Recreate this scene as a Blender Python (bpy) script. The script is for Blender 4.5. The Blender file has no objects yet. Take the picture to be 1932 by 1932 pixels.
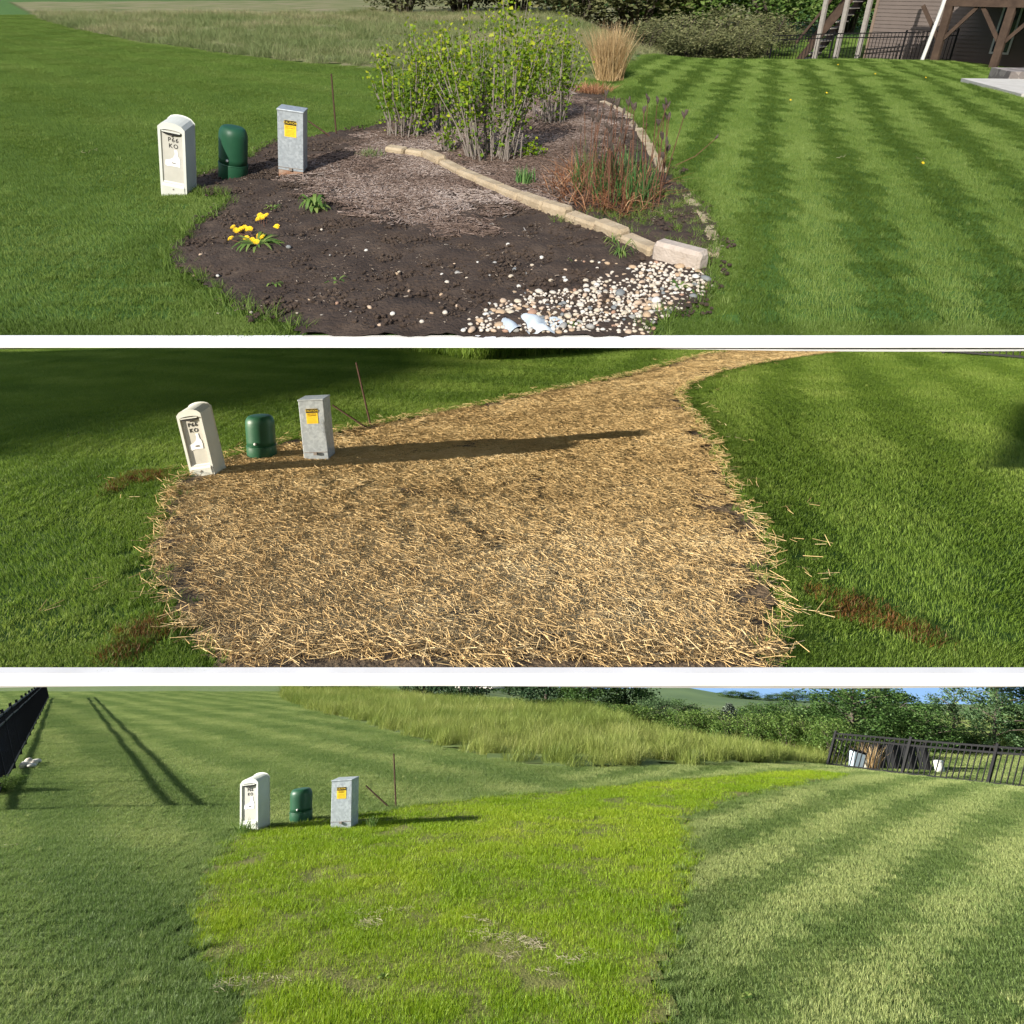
import bpy, bmesh, math, random
import numpy as np
from mathutils import Vector, Matrix

rng = np.random.default_rng(11)
random.seed(11)
scene = bpy.context.scene

# ------------------------------------------------------------------ frames
# Three life-size yard plots (spring soil, straw, new lawn) lie one above the
# other round one standing point.  Each plot is an ordinary upright piece of
# ground in its own local frame (eye at 0,0,0, ground 1.6 m below), laid at its
# own slope.
F, HY, CX, EYE = 1300.0, 760.0, 966.0, 1.6
HOR = (-34.0, 518.0, 1255.0)
TILT = [math.atan((HY - h) / F) for h in HOR]
M = [Matrix.Rotation(t, 4, 'X') for t in TILT]

# ------------------------------------------------------------------ camera
cam_d = bpy.data.cameras.new('camera')
cam_d.sensor_width = 36.0
cam_d.lens = 36.0 * F / 1932.0
cam_d.shift_y = -(966.0 - HY) / 1932.0
cam_d.clip_start = 0.05
cam_d.clip_end = 2000.0
cam = bpy.data.objects.new('camera', cam_d)
scene.collection.objects.link(cam)
cam.rotation_euler = (math.pi / 2, 0, 0)
scene.camera = cam

# ------------------------------------------------------------------ world
world = bpy.data.worlds.new('World')
scene.world = world
world.use_nodes = True
wn = world.node_tree.nodes
sky = wn.new('ShaderNodeTexSky')
sky.sky_type = 'NISHITA'
sky.sun_disc = False
sky.sun_elevation = math.radians(38)
sky.sun_rotation = math.radians(215)
wn['Background'].inputs['Strength'].default_value = 0.06
world.node_tree.links.new(sky.outputs['Color'], wn['Background'].inputs['Color'])

# ------------------------------------------------------------------ suns (one per day photographed)
PLOT = []
for nm in ('plot_spring_soil', 'plot_straw', 'plot_new_lawn'):
    c = bpy.data.collections.new(nm)
    scene.collection.children.link(c)
    PLOT.append(c)
SUN_DIR = [(0.36, 1.25, -0.84), (0.948, 0.272, -0.165), (0.940, 0.166, -0.297)]
SUN_POW = [2.1, 5.0, 5.0]
SUN_COL = [(1, .95, .86), (1, .90, .74), (1, .95, .85)]
for i in range(3):
    L = bpy.data.lights.new('sun', 'SUN')
    L.energy = SUN_POW[i]
    L.angle = math.radians(0.53)
    L.color = SUN_COL[i]
    o = bpy.data.objects.new('sun', L)
    scene.collection.objects.link(o)
    d = M[i] @ Vector(SUN_DIR[i])
    o.rotation_euler = d.to_track_quat('-Z', 'Y').to_euler()
    o.light_linking.receiver_collection = PLOT[i]

vs = scene.view_settings
vs.view_transform = 'Standard'
vs.look = 'None'
vs.exposure = 1.5
vs.gamma = 1.0
vs.use_curve_mapping = False
cy = scene.cycles
cy.max_bounces = 4; cy.diffuse_bounces = 2; cy.glossy_bounces = 2; cy.transmission_bounces = 3
cy.caustics_reflective = False; cy.caustics_refractive = False

# ------------------------------------------------------------------ terrain and pixel helpers
def sp(x, k=1.0):
    return k * np.logaddexp(0, np.asarray(x, float) / k)

def sstep(x, a, b):
    t = np.clip((np.asarray(x, float) - a) / (b - a), 0, 1)
    return t * t * (3 - 2 * t)

def gz(i, x, y):
    x = np.asarray(x, float); y = np.asarray(y, float)
    z = -EYE + 0.012 * np.sin(x * 1.3 + y * .7 + i) + 0.010 * np.sin(x * .6 - y * 1.1 + 2 * i)
    if i == 0:
        r = np.maximum(y - 18.5, (x - 7.6) * .9)
        z = z - sstep(x, 2.5, 5.5) * np.minimum(0.10 * sp(r, .8), 1.1)
    elif i == 2:
        # beyond the right hand crest the lawn drops to the fence line
        nx, ny = 0.80, 0.60
        r = (x - 5.6) * nx + (y - 12.4) * ny
        z = z - sstep(x, 2.5, 5) * np.minimum(0.13 * sp(r, .6), .85)
        z = z - 0.036 * sp(y - 33, 3) * sstep(x, -9, 4)
    return z

def ray(i, px, py):
    return M[i].inverted() @ Vector(((px - CX) / F, 1.0, (HY - py) / F))

def hit(i, px, py, dmax=110.0):
    r = ray(i, px, py)
    t = np.geomspace(1.2, dmax, 5000)
    dz = r.z * t - gz(i, r.x * t, r.y * t)
    k = int(np.argmax(dz < 0)) if (dz < 0).any() else len(t) - 1
    if k == 0: k = 1
    a, b = dz[k - 1], dz[k]
    tt = t[k - 1] + (t[k] - t[k - 1]) * (a / (a - b) if a != b else 0)
    p = r * float(tt)
    return Vector((p.x, p.y, float(gz(i, p.x, p.y))))

def at(i, px, depth, dz=0.0):
    """point on the ground in pixel column px at local forward distance depth"""
    x = 0.0
    for _ in range(12):
        z = float(gz(i, x, depth))
        w = M[i] @ Vector((x, depth, z))
        x = (px - CX) / F * w.y
    return Vector((x, depth, float(gz(i, x, depth)) + dz))

def proj(i, p):
    w = M[i] @ Vector(p)
    return CX + F * w.x / w.y, HY - F * w.z / w.y

def up_for(i, p, lean=0.0):
    """leaning axis (local) whose picture leans by lean (dx per dy upward)"""
    a = 0.0
    for _ in range(8):
        q0 = proj(i, p); q1 = proj(i, Vector(p) + Vector((a, 0, 1)) * .3)
        e = (q1[0] - q0[0]) / (q0[1] - q1[1]) - lean
        a -= e * .9
    return Vector((a, 0, 1)).normalized()

def h_for(i, p, up, pyt):
    lo, hi = 0.0, 12.0
    for _ in range(40):
        m = (lo + hi) / 2
        if proj(i, Vector(p) + up * m)[1] > pyt: lo = m
        else: hi = m
    return lo

def mpp(i, p):
    """metres per pixel across at p"""
    return (M[i] @ Vector(p)).y / F

def poly(i, pts):
    return np.array([[q.x, q.y] for q in (hit(i, *p) for p in pts)])

def inside(P, x, y):
    x = np.asarray(x); y = np.asarray(y)
    r = np.zeros(x.shape, bool)
    n = len(P)
    for k in range(n):
        x0, y0 = P[k]; x1, y1 = P[(k + 1) % n]
        if y0 == y1: continue
        c = ((y0 > y) != (y1 > y)) & (x < (x1 - x0) * (y - y0) / (y1 - y0) + x0)
        r ^= c
    return r

def edge_dist(P, x, y):
    d = np.full(np.shape(x), 1e9)
    n = len(P)
    for k in range(n):
        a = P[k]; b = P[(k + 1) % n]
        ab = b - a; L = max(ab @ ab, 1e-9)
        t = np.clip(((x - a[0]) * ab[0] + (y - a[1]) * ab[1]) / L, 0, 1)
        d = np.minimum(d, np.hypot(x - a[0] - t * ab[0], y - a[1] - t * ab[1]))
    return d

def smooth_poly(P, n=4, wob=0.0):
    """Catmull-Rom resample of a closed outline, with a little wobble"""
    out = []
    N = len(P)
    for k in range(N):
        p0, p1, p2, p3 = P[k - 1], P[k], P[(k + 1) % N], P[(k + 2) % N]
        for j in range(n):
            t = j / n
            q = .5 * ((2 * p1) + (-p0 + p2) * t + (2 * p0 - 5 * p1 + 4 * p2 - p3) * t * t + (-p0 + 3 * p1 - 3 * p2 + p3) * t ** 3)
            out.append(q + rng.normal(0, wob, 2))
    return np.array(out)

_perm = rng.random((64, 64))
def vnoise(x, y, s):
    """value noise 0..1"""
    x = np.asarray(x) / s + 100; y = np.asarray(y) / s + 100
    xi = np.floor(x).astype(int); yi = np.floor(y).astype(int)
    fx = x - xi; fy = y - yi
    fx = fx * fx * (3 - 2 * fx); fy = fy * fy * (3 - 2 * fy)
    g = lambda a, b: _perm[a % 64, b % 64]
    return (g(xi, yi) * (1 - fx) + g(xi + 1, yi) * fx) * (1 - fy) + (g(xi, yi + 1) * (1 - fx) + g(xi + 1, yi + 1) * fx) * fy

# ------------------------------------------------------------------ materials
def nt_new(name):
    m = bpy.data.materials.new(name)
    m.use_nodes = True
    return m, m.node_tree.nodes, m.node_tree.links

def ramp(nodes, cols):
    r = nodes.new('ShaderNodeValToRGB')
    el = r.color_ramp.elements
    while len(el) < len(cols): el.new(.5)
    for e, (p, c) in zip(el, cols):
        e.position = p; e.color = (*c, 1)
    return r

def mat(name, cols, scale=8.0, detail=6.0, rough=.8, bump=0.0, bscale=None, metal=0.0, tex='noise', spec=.3, coord='Object'):
    m, n, l = nt_new(name)
    b = n['Principled BSDF']
    b.inputs['Roughness'].default_value = rough
    b.inputs['Metallic'].default_value = metal
    b.inputs['Specular IOR Level'].default_value = spec
    tc = n.new('ShaderNodeTexCoord')
    if len(cols) == 1:
        cols = [(0.3, tuple(c * .88 for c in cols[0])), (0.7, tuple(min(1, c * 1.1) for c in cols[0]))]
    elif not isinstance(cols[0][1], tuple):
        k = len(cols)
        cols = [(.25 + .5 * j / (k - 1), c) for j, c in enumerate(cols)]
    if tex == 'voronoi':
        t = n.new('ShaderNodeTexVoronoi'); t.inputs['Scale'].default_value = scale; out = t.outputs['Color']
    else:
        t = n.new('ShaderNodeTexNoise'); t.inputs['Scale'].default_value = scale; t.inputs['Detail'].default_value = detail; out = t.outputs['Fac']
    l.new(tc.outputs[coord], t.inputs['Vector'])
    r = ramp(n, cols)
    l.new(out, r.inputs['Fac'])
    l.new(r.outputs['Color'], b.inputs['Base Color'])
    if bump:
        t2 = n.new('ShaderNodeTexNoise'); t2.inputs['Scale'].default_value = bscale or scale * 4; t2.inputs['Detail'].default_value = 8
        l.new(tc.outputs[coord], t2.inputs['Vector'])
        bp = n.new('ShaderNodeBump'); bp.inputs['Strength'].default_value = bump; bp.inputs['Distance'].default_value = .02
        l.new(t2.outputs['Fac'], bp.inputs['Height'])
        l.new(bp.outputs['Normal'], b.inputs['Normal'])
    return m

def leafy(name, dark, mid, light, trans=.35, gloss=.018, inst=True):
    """blades and leaves: colour by the per-leaf 'tint' attribute, shifted by the clump's 'tone'"""
    m, n, l = nt_new(name)
    for x in list(n): n.remove(x)
    out = n.new('ShaderNodeOutputMaterial')
    a = n.new('ShaderNodeAttribute'); a.attribute_name = 'tint'
    val = a.outputs['Fac']
    if inst:
        t = n.new('ShaderNodeAttribute'); t.attribute_type = 'INSTANCER'; t.attribute_name = 'tone'
        mx = n.new('ShaderNodeMath'); mx.operation = 'MULTIPLY_ADD'
        l.new(a.outputs['Fac'], mx.inputs[0]); mx.inputs[1].default_value = .45
        s = n.new('ShaderNodeMath'); s.operation = 'MULTIPLY'; s.inputs[1].default_value = .55
        l.new(t.outputs['Fac'], s.inputs[0]); l.new(s.outputs[0], mx.inputs[2])
        val = mx.outputs[0]
    r = ramp(n, [(0.0, dark), (.5, mid), (1.0, light)])
    l.new(val, r.inputs['Fac'])
    d = n.new('ShaderNodeBsdfDiffuse'); tr = n.new('ShaderNodeBsdfTranslucent'); g = n.new('ShaderNodeBsdfGlossy')
    g.inputs['Roughness'].default_value = .55
    l.new(r.outputs['Color'], d.inputs['Color']); l.new(r.outputs['Color'], tr.inputs['Color'])
    m1 = n.new('ShaderNodeMixShader'); m1.inputs[0].default_value = trans
    l.new(d.outputs[0], m1.inputs[1]); l.new(tr.outputs[0], m1.inputs[2])
    m2 = n.new('ShaderNodeMixShader'); m2.inputs[0].default_value = gloss
    l.new(m1.outputs[0], m2.inputs[1]); l.new(g.outputs[0], m2.inputs[2])
    l.new(m2.outputs[0], out.inputs['Surface'])
    return m

MT = dict(
    white=mat('white_board', [(.80, .80, .80)], 3, rough=.7),
    lawn1=mat('lawn_soil_spring', [(.035, .085, .014), (.06, .13, .022), (.085, .16, .03)], 2.5, rough=.9, bump=.5, bscale=60),
    lawn2=mat('lawn_soil_summer', [(.03, .075, .012), (.055, .115, .02), (.075, .14, .025)], 2.5, rough=.9, bump=.5, bscale=60),
    lawn3=mat('lawn_soil_late', [(.07, .11, .025), (.11, .155, .04), (.15, .19, .06)], 2.5, rough=.9, bump=.5, bscale=60),
    soil=mat('bed_soil', [(.030, .020, .015), (.055, .038, .028), (.085, .060, .043)], 5, detail=10, rough=.95, bump=.9, bscale=45),
    soil2=mat('seedbed_soil', [(.05, .038, .028), (.11, .08, .05), (.20, .14, .08)], 6, rough=.95, bump=.8, bscale=40),
    thatch=mat('seedbed_thatch', [(.10, .12, .02), (.16, .15, .05)], 5, rough=.95, bump=.6, bscale=60),
    ped=mat('pedestal_plastic', [(.52, .53, .48), (.62, .63, .58)], 7, rough=.55, bump=.05),
    pedin=mat('pedestal_recess_plastic', [(.42, .41, .36), (.52, .50, .45)], 9, rough=.6),
    black=mat('black_print', [(.012, .012, .012)], 20, rough=.6),
    sticker=mat('paper_sticker', [(.78, .78, .77)], 30, rough=.6),
    green=mat('green_plastic', [(.012, .060, .030), (.020, .085, .042)], 6, rough=.45, bump=.04),
    galv=mat('galvanised_steel', [(0.0, (.30, .33, .36)), (.5, (.37, .41, .44)), (1.0, (.46, .50, .53))], 48, rough=.5, metal=.35, tex='voronoi', bump=.03),
    rust=mat('rusty_base', [(.16, .07, .035), (.30, .17, .11), (.36, .28, .22)], 14, rough=.9, bump=.3),
    rod=mat('rusty_rod', [(.05, .028, .02), (.10, .05, .035)], 30, rough=.85),
    yellow=mat('label_yellow', [(.80, .55, .03)], 30, rough=.5),
    yprint=mat('label_print', [(.30, .16, .01)], 30, rough=.6),
    block=mat('edging_concrete', [(.26, .20, .13), (.38, .30, .20), (.45, .37, .26)], 9, rough=.95, bump=.5, bscale=60),
    block2=mat('edging_concrete_pale', [(.36, .30, .25), (.50, .43, .37)], 12, rough=.95, bump=.5, bscale=60),
    sheet=mat('white_fabric', [(.38, .45, .50), (.60, .65, .68)], 6, rough=.6),
    stem=mat('grey_stem', [(.16, .135, .115), (.30, .26, .23)], 12, rough=.9),
    bark=mat('tree_bark', [(.05, .04, .03), (.11, .09, .07)], 5, rough=.95, bump=.6),
    fence=mat('black_fence_metal', [(.007, .007, .008)], 8, rough=.6, spec=.15),
    siding=mat('house_siding', [(.125, .10, .088), (.15, .12, .105)], 3, rough=.75),  # shade on the house wall is put into this darker tone
    trim=mat('house_trim', [(.20, .145, .11)], 3, rough=.7),
    glass=mat('window_glass', [(.03, .045, .06)], 2, rough=.06, spec=.8),
    stone=mat('house_stone', [(.16, .14, .13), (.27, .24, .22)], 7, rough=.9, bump=.6, tex='voronoi'),
    timber=mat('deck_timber', [(.045, .028, .020), (.085, .055, .038)], 6, rough=.8, bump=.2),
    pale_timber=mat('stair_timber', [(.24, .22, .20), (.34, .31, .28)], 8, rough=.85),
    gutter=mat('downspout_paint', [(.66, .65, .62)], 5, rough=.5),
    roof=mat('roof_shingle', [(.06, .055, .05), (.11, .10, .09)], 14, rough=.95, bump=.5),
    conc=mat('concrete', [(.42, .40, .36), (.52, .50, .46)], 6, rough=.9, bump=.2),
    slate=mat('dark_fence_board', [(.016, .017, .019), (.026, .027, .03)], 6, rough=.8),
    bin=mat('bin_plastic', [(.34, .42, .48), (.44, .52, .58)], 5, rough=.5),
    field=mat('far_field', [(.07, .12, .03), (.12, .18, .05)], .08, rough=.95),
    field1=mat('meadow_soil', [(.09, .12, .035), (.17, .17, .07), (.24, .20, .12)], .5, rough=.95, bump=.5, bscale=30),
    path=mat('far_path', [(.45, .42, .37)], 1, rough=.95),
    orange=mat('orange_plastic', [(.70, .12, .03)], 5, rough=.6),
    dflower=mat('dandelion_yellow', [(.85, .50, .01), (.95, .66, .02)], 60, rough=.7),
    seed=mat('dry_seedhead', [(.055, .042, .035), (.11, .085, .07)], 30, rough=.95),
    redstem=mat('red_brown_stem', [(.09, .04, .025), (.17, .085, .05)], 20, rough=.9),
)
G = dict(
    spring=leafy('grass_spring', (.048, .095, .012), (.14, .22, .035), (.33, .41, .12)),
    summer=leafy('grass_summer', (.048, .105, .010), (.15, .245, .03), (.34, .42, .10), trans=.42),
    late=leafy('grass_late', (.055, .115, .023), (.175, .25, .068), (.48, .51, .20), trans=.42),
    lime=leafy('grass_lime', (.078, .185, .007), (.25, .365, .014), (.49, .50, .07)),
    meadow1=leafy('meadow_spring', (.08, .14, .035), (.20, .24, .09), (.44, .36, .22)),
    meadow3=leafy('meadow_late', (.075, .135, .020), (.23, .28, .06), (.46, .44, .17)),
    red=leafy('burnt_grass', (.06, .035, .01), (.16, .07, .02), (.32, .15, .04)),
    straw=leafy('straw', (.18, .12, .06), (.70, .50, .235), (.95, .82, .52), trans=.25),
    thatch=leafy('old_straw', (.28, .23, .13), (.45, .38, .26), (.60, .54, .40), trans=.2),
    tan=leafy('tan_grass', (.30, .20, .09), (.55, .39, .20), (.74, .56, .33), inst=False),
    chip=leafy('wood_chips', (.045, .028, .020), (.17, .12, .095), (.55, .47, .42), trans=0),
    bits=leafy('soil_bits', (.05, .035, .026), (.16, .12, .09), (.50, .43, .35), trans=0),
    shrub=leafy('shrub_leaves', (.07, .15, .008), (.22, .34, .016), (.48, .50, .03), trans=.4, inst=False),
    iris=leafy('iris_leaves', (.04, .12, .03), (.10, .22, .06), (.22, .32, .10), inst=False),
    dead=leafy('dead_foliage', (.12, .045, .02), (.36, .16, .075), (.58, .38, .22), inst=False),
    weed=leafy('weed_leaves', (.05, .12, .025), (.14, .24, .05), (.30, .35, .10), inst=False),
    decid=leafy('tree_leaves', (.025, .060, .014), (.065, .130, .028), (.14, .21, .06), trans=.3, inst=False),
    decid2=leafy('tree_leaves_pale', (.035, .075, .025), (.075, .135, .05), (.15, .21, .09), trans=.25, inst=False),
    cedar=leafy('cedar_needles', (.010, .026, .010), (.022, .052, .020), (.05, .09, .035), trans=.1, inst=False),
    spruce=leafy('spruce_needles', (.06, .085, .065), (.13, .16, .12), (.24, .27, .21), trans=.1, inst=False),
    hedge=leafy('hedge_leaves', (.04, .09, .014), (.11, .185, .035), (.25, .31, .09), trans=.3, inst=False),
    brush=leafy('brush_leaves', (.07, .08, .03), (.14, .15, .06), (.26, .24, .12), trans=.2, inst=False),
)

# ------------------------------------------------------------------ mesh helpers
class Geo:
    def __init__(s): s.v = []; s.f = []
    def add(s, v, f):
        k = len(s.v); s.v += [tuple(q) for q in v]; s.f += [tuple(a + k for a in q) for q in f]; return s
    def box(s, x0, x1, y0, y1, z0, z1, mtx=None, taper=1.0):
        v = [Vector((x, y, z)) for z in (z0, z1) for x, y in ((x0, y0), (x1, y0), (x1, y1), (x0, y1))]
        if taper != 1.0:
            cx, cy = (x0 + x1) / 2, (y0 + y1) / 2
            for q in v[4:]: q.x = cx + (q.x - cx) * taper; q.y = cy + (q.y - cy) * taper
        if mtx is not None: v = [mtx @ q for q in v]
        return s.add(v, [(0, 3, 2, 1), (4, 5, 6, 7), (0, 1, 5, 4), (1, 2, 6, 5), (2, 3, 7, 6), (3, 0, 4, 7)])
    def beam(s, a, b, w, h):
        a = Vector(a); b = Vector(b); d = b - a
        q = d.to_track_quat('Y', 'Z').to_matrix().to_4x4(); q.translation = a
        return s.box(-w / 2, w / 2, 0, d.length, -h / 2, h / 2, q)
    def tube(s, pts, radii, n=6, cap=True):
        pts = [Vector(p) for p in pts]; k = len(pts); v = []
        if not hasattr(radii, '__len__'): radii = [radii] * k
        for j, p in enumerate(pts):
            d = (pts[min(j + 1, k - 1)] - pts[max(j - 1, 0)]).normalized()
            q = d.to_track_quat('Z', 'Y')
            for a in range(n):
                t = 2 * math.pi * a / n
                v.append(p + q @ Vector((math.cos(t) * radii[j], math.sin(t) * radii[j], 0)))
        f = [(j * n + a, j * n + (a + 1) % n, (j + 1) * n + (a + 1) % n, (j + 1) * n + a) for j in range(k - 1) for a in range(n)]
        if cap: f += [tuple(range(n - 1, -1, -1)), tuple(range((k - 1) * n, k * n))]
        return s.add(v, f)
    def lathe(s, prof, n=28, sx=1.0, sy=1.0):
        v = [(r * math.cos(2 * math.pi * a / n) * sx, r * math.sin(2 * math.pi * a / n) * sy, z) for r, z in prof for a in range(n)]
        k = len(prof)
        f = [(j * n + a, j * n + (a + 1) % n, (j + 1) * n + (a + 1) % n, (j + 1) * n + a) for j in range(k - 1) for a in range(n)]
        f += [tuple(range(n - 1, -1, -1)), tuple(range((k - 1) * n, k * n))]
        return s.add(v, f)
    def mesh(s, name, m, smooth=False):
        me = bpy.data.meshes.new(name)
        me.from_pydata(s.v, [], s.f)
        me.materials.append(m)
        if smooth: me.polygons.foreach_set('use_smooth', [True] * len(me.polygons))
        me.update()
        return me

def np_mesh(name, V, faces, m, tint=None, smooth=False):
    """faces: int array (n,3) or (n,4)"""
    me = bpy.data.meshes.new(name)
    V = np.asarray(V, np.float32); Fc = np.asarray(faces, np.int32)
    me.vertices.add(len(V)); me.vertices.foreach_set('co', V.ravel())
    k = Fc.shape[1]
    me.loops.add(Fc.size); me.loops.foreach_set('vertex_index', Fc.ravel())
    me.polygons.add(len(Fc)); me.polygons.foreach_set('loop_start', np.arange(0, Fc.size, k, dtype=np.int32))
    if smooth: me.polygons.foreach_set('use_smooth', np.ones(len(Fc), bool))
    me.materials.append(m)
    if tint is not None:
        a = me.attributes.new('tint', 'FLOAT', 'POINT'); a.data.foreach_set('value', np.asarray(tint, np.float32))
    me.update(calc_edges=True)
    me.validate()
    return me

def link(i, name, data, parent=None):
    o = bpy.data.objects.new(name, data)
    PLOT[i].objects.link(o)
    if parent is not None: o.parent = parent
    return o

def tag(o, label=None, cat=None, group=None, kind=None):
    if label: o['label'] = label
    if cat: o['category'] = cat
    if group: o['group'] = group
    if kind: o['kind'] = kind
    return o

def frame_at(p, up=(0, 0, 1), yaw=0.0):
    z = Vector(up).normalized()
    x = Vector((1, 0, 0)); x = (x - z * x.dot(z)).normalized()
    y = z.cross(x)
    m = Matrix((x, y, z)).transposed().to_4x4()
    m = m @ Matrix.Rotation(yaw, 4, 'Z')
    m.translation = Vector(p)
    return m

def thing(i, name, label, cat, p, up=(0, 0, 1), yaw=0.0, group=None, kind=None):
    o = link(i, name, None)
    o.empty_display_size = .1
    o.matrix_basis = frame_at(p, up, yaw)
    return tag(o, label, cat, group, kind)

def solo(i, name, me, label, cat, p=(0, 0, 0), up=(0, 0, 1), yaw=0.0, group=None, kind=None):
    o = link(i, name, me)
    o.matrix_basis = frame_at(p, up, yaw)
    return tag(o, label, cat, group, kind)

def text_mesh(name, body, size, m, extrude=.0006, spacing=1.0, bold=0.0):
    c = bpy.data.curves.new(name, 'FONT')
    c.body = body; c.size = size; c.align_x = 'CENTER'; c.align_y = 'CENTER'
    c.extrude = extrude; c.space_character = spacing; c.offset = bold; c.resolution_u = 3
    t = bpy.data.objects.new(name, c)
    scene.collection.objects.link(t)
    dg = bpy.context.evaluated_depsgraph_get()
    me = bpy.data.meshes.new_from_object(t.evaluated_get(dg))
    bpy.data.objects.remove(t)
    me.materials.clear(); me.materials.append(m)
    return me

UPRIGHT = Matrix.Rotation(math.pi / 2, 4, 'X')     # text plane -> facing -Y

# ------------------------------------------------------------------ scatter (geometry nodes instances of clumps)
def scatter_group(coll):
    ng = bpy.data.node_groups.new('scatter_' + coll.name, 'GeometryNodeTree')
    ng.interface.new_socket('Geometry', in_out='INPUT', socket_type='NodeSocketGeometry')
    ng.interface.new_socket('Geometry', in_out='OUTPUT', socket_type='NodeSocketGeometry')
    n, l = ng.nodes, ng.links
    gi = n.new('NodeGroupInput'); go = n.new('NodeGroupOutput')
    mp = n.new('GeometryNodeMeshToPoints')
    ip = n.new('GeometryNodeInstanceOnPoints'); ip.inputs['Pick Instance'].default_value = True
    ci = n.new('GeometryNodeCollectionInfo'); ci.inputs['Collection'].default_value = coll
    ci.inputs['Separate Children'].default_value = True; ci.inputs['Reset Children'].default_value = True
    def attr(nm, ty):
        a = n.new('GeometryNodeInputNamedAttribute'); a.data_type = ty; a.inputs['Name'].default_value = nm
        return a.outputs['Attribute']
    l.new(gi.outputs[0], mp.inputs['Mesh']); l.new(mp.outputs[0], ip.inputs['Points'])
    l.new(ci.outputs[0], ip.inputs['Instance'])
    l.new(attr('pick', 'INT'), ip.inputs['Instance Index'])
    e2r = n.new('FunctionNodeEulerToRotation')
    l.new(attr('rot', 'FLOAT_VECTOR'), e2r.inputs[0]); l.new(e2r.outputs[0], ip.inputs['Rotation'])
    l.new(attr('scl', 'FLOAT_VECTOR'), ip.inputs['Scale'])
    l.new(ip.outputs[0], go.inputs[0])
    return ng

_groups = {}
def proto(name, meshes):
    c = bpy.data.collections.new(name)
    for k, me in enumerate(meshes):
        c.objects.link(bpy.data.objects.new('%s_%02d' % (name, k), me))
    _groups[name] = (scatter_group(c), len(meshes))

def scatter(i, name, kind_name, pts, scl, tone, label, cat, lean=None, parent=None, pick=None):
    pts = np.asarray(pts, np.float32)
    ng, k = _groups[kind_name]
    N = len(pts)
    me = bpy.data.meshes.new(name)
    me.vertices.add(N); me.vertices.foreach_set('co', pts.ravel())
    scl = np.asarray(scl, np.float32)
    if scl.ndim == 1: scl = np.repeat(scl[:, None], 3, 1)
    a = me.attributes.new('pick', 'INT', 'POINT'); a.data.foreach_set('value', (rng.integers(0, k, N) if pick is None else pick).astype(np.int32))
    r = np.zeros((N, 3), np.float32)
    # random turn about z, then a lean given as (along x, along y)
    az = rng.random(N) * 2 * math.pi if pick is None else rng.normal(0, .12, N)
    r[:, 2] = az
    if lean is not None:
        lx, ly = lean
        # lean direction expressed in the clump's own turned frame
        r[:, 0] = -(ly * np.cos(az) - lx * np.sin(az))
        r[:, 1] = (lx * np.cos(az) + ly * np.sin(az))
    a = me.attributes.new('rot', 'FLOAT_VECTOR', 'POINT'); a.data.foreach_set('vector', r.ravel())
    a = me.attributes.new('scl', 'FLOAT_VECTOR', 'POINT'); a.data.foreach_set('vector', scl.ravel())
    a = me.attributes.new('tone', 'FLOAT', 'POINT'); a.data.foreach_set('value', np.asarray(tone, np.float32))
    o = link(i, name, me, parent)
    md = o.modifiers.new('scatter', 'NODES'); md.node_group = ng
    if parent is None: tag(o, label, cat, kind='stuff')
    else: o['kind'] = 'stuff'
    return o

def blades(name, n, rad, h0, h1, w, m, bend=.5, splay=.35, seed=0, square=False, lean=(0, 0), tint_lo=0., tint_hi=1.):
    g = np.random.default_rng(seed)
    a = g.random(n) * 2 * math.pi; r = rad * np.sqrt(g.random(n))
    bx, by = r * np.cos(a), r * np.sin(a)
    if square: bx, by = g.uniform(-rad, rad, n), g.uniform(-rad, rad, n)
    H = g.uniform(h0, h1, n); W = w * g.uniform(.7, 1.3, n)
    d = g.random(n) * 2 * math.pi                      # lean direction
    out = splay * g.random(n) * H
    dx, dy = np.cos(d), np.sin(d)
    sx, sy = -dy, dx                                    # blade width across the lean
    tw = g.uniform(-.9, .9, n); sx2 = sx * np.cos(tw) - sy * np.sin(tw); sy2 = sx * np.sin(tw) + sy * np.cos(tw)
    V = np.zeros((n, 5, 3))
    b = bend * g.random(n)
    for k, (t, ww) in enumerate(((0, 1), (0, -1), (.55, .8), (.55, -.8), (1, 0))):
        V[:, k, 0] = bx + dx * (out * t + b * H * t * t) + sx2 * W * ww / 2 + lean[0] * H * t
        V[:, k, 1] = by + dy * (out * t + b * H * t * t) + sy2 * W * ww / 2 + lean[1] * H * t
        V[:, k, 2] = H * t * (1 - .35 * b * t)
    base = np.arange(n)[:, None] * 5
    T = np.concatenate([base + np.array([0, 1, 3]), base + np.array([0, 3, 2]), base + np.array([2, 3, 4])])
    tint = np.repeat(np.clip(g.normal(.45, .24, n), 0, 1) * (tint_hi - tint_lo) + tint_lo, 5)
    return np_mesh(name, V.reshape(-1, 3), T, m, tint)

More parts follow.
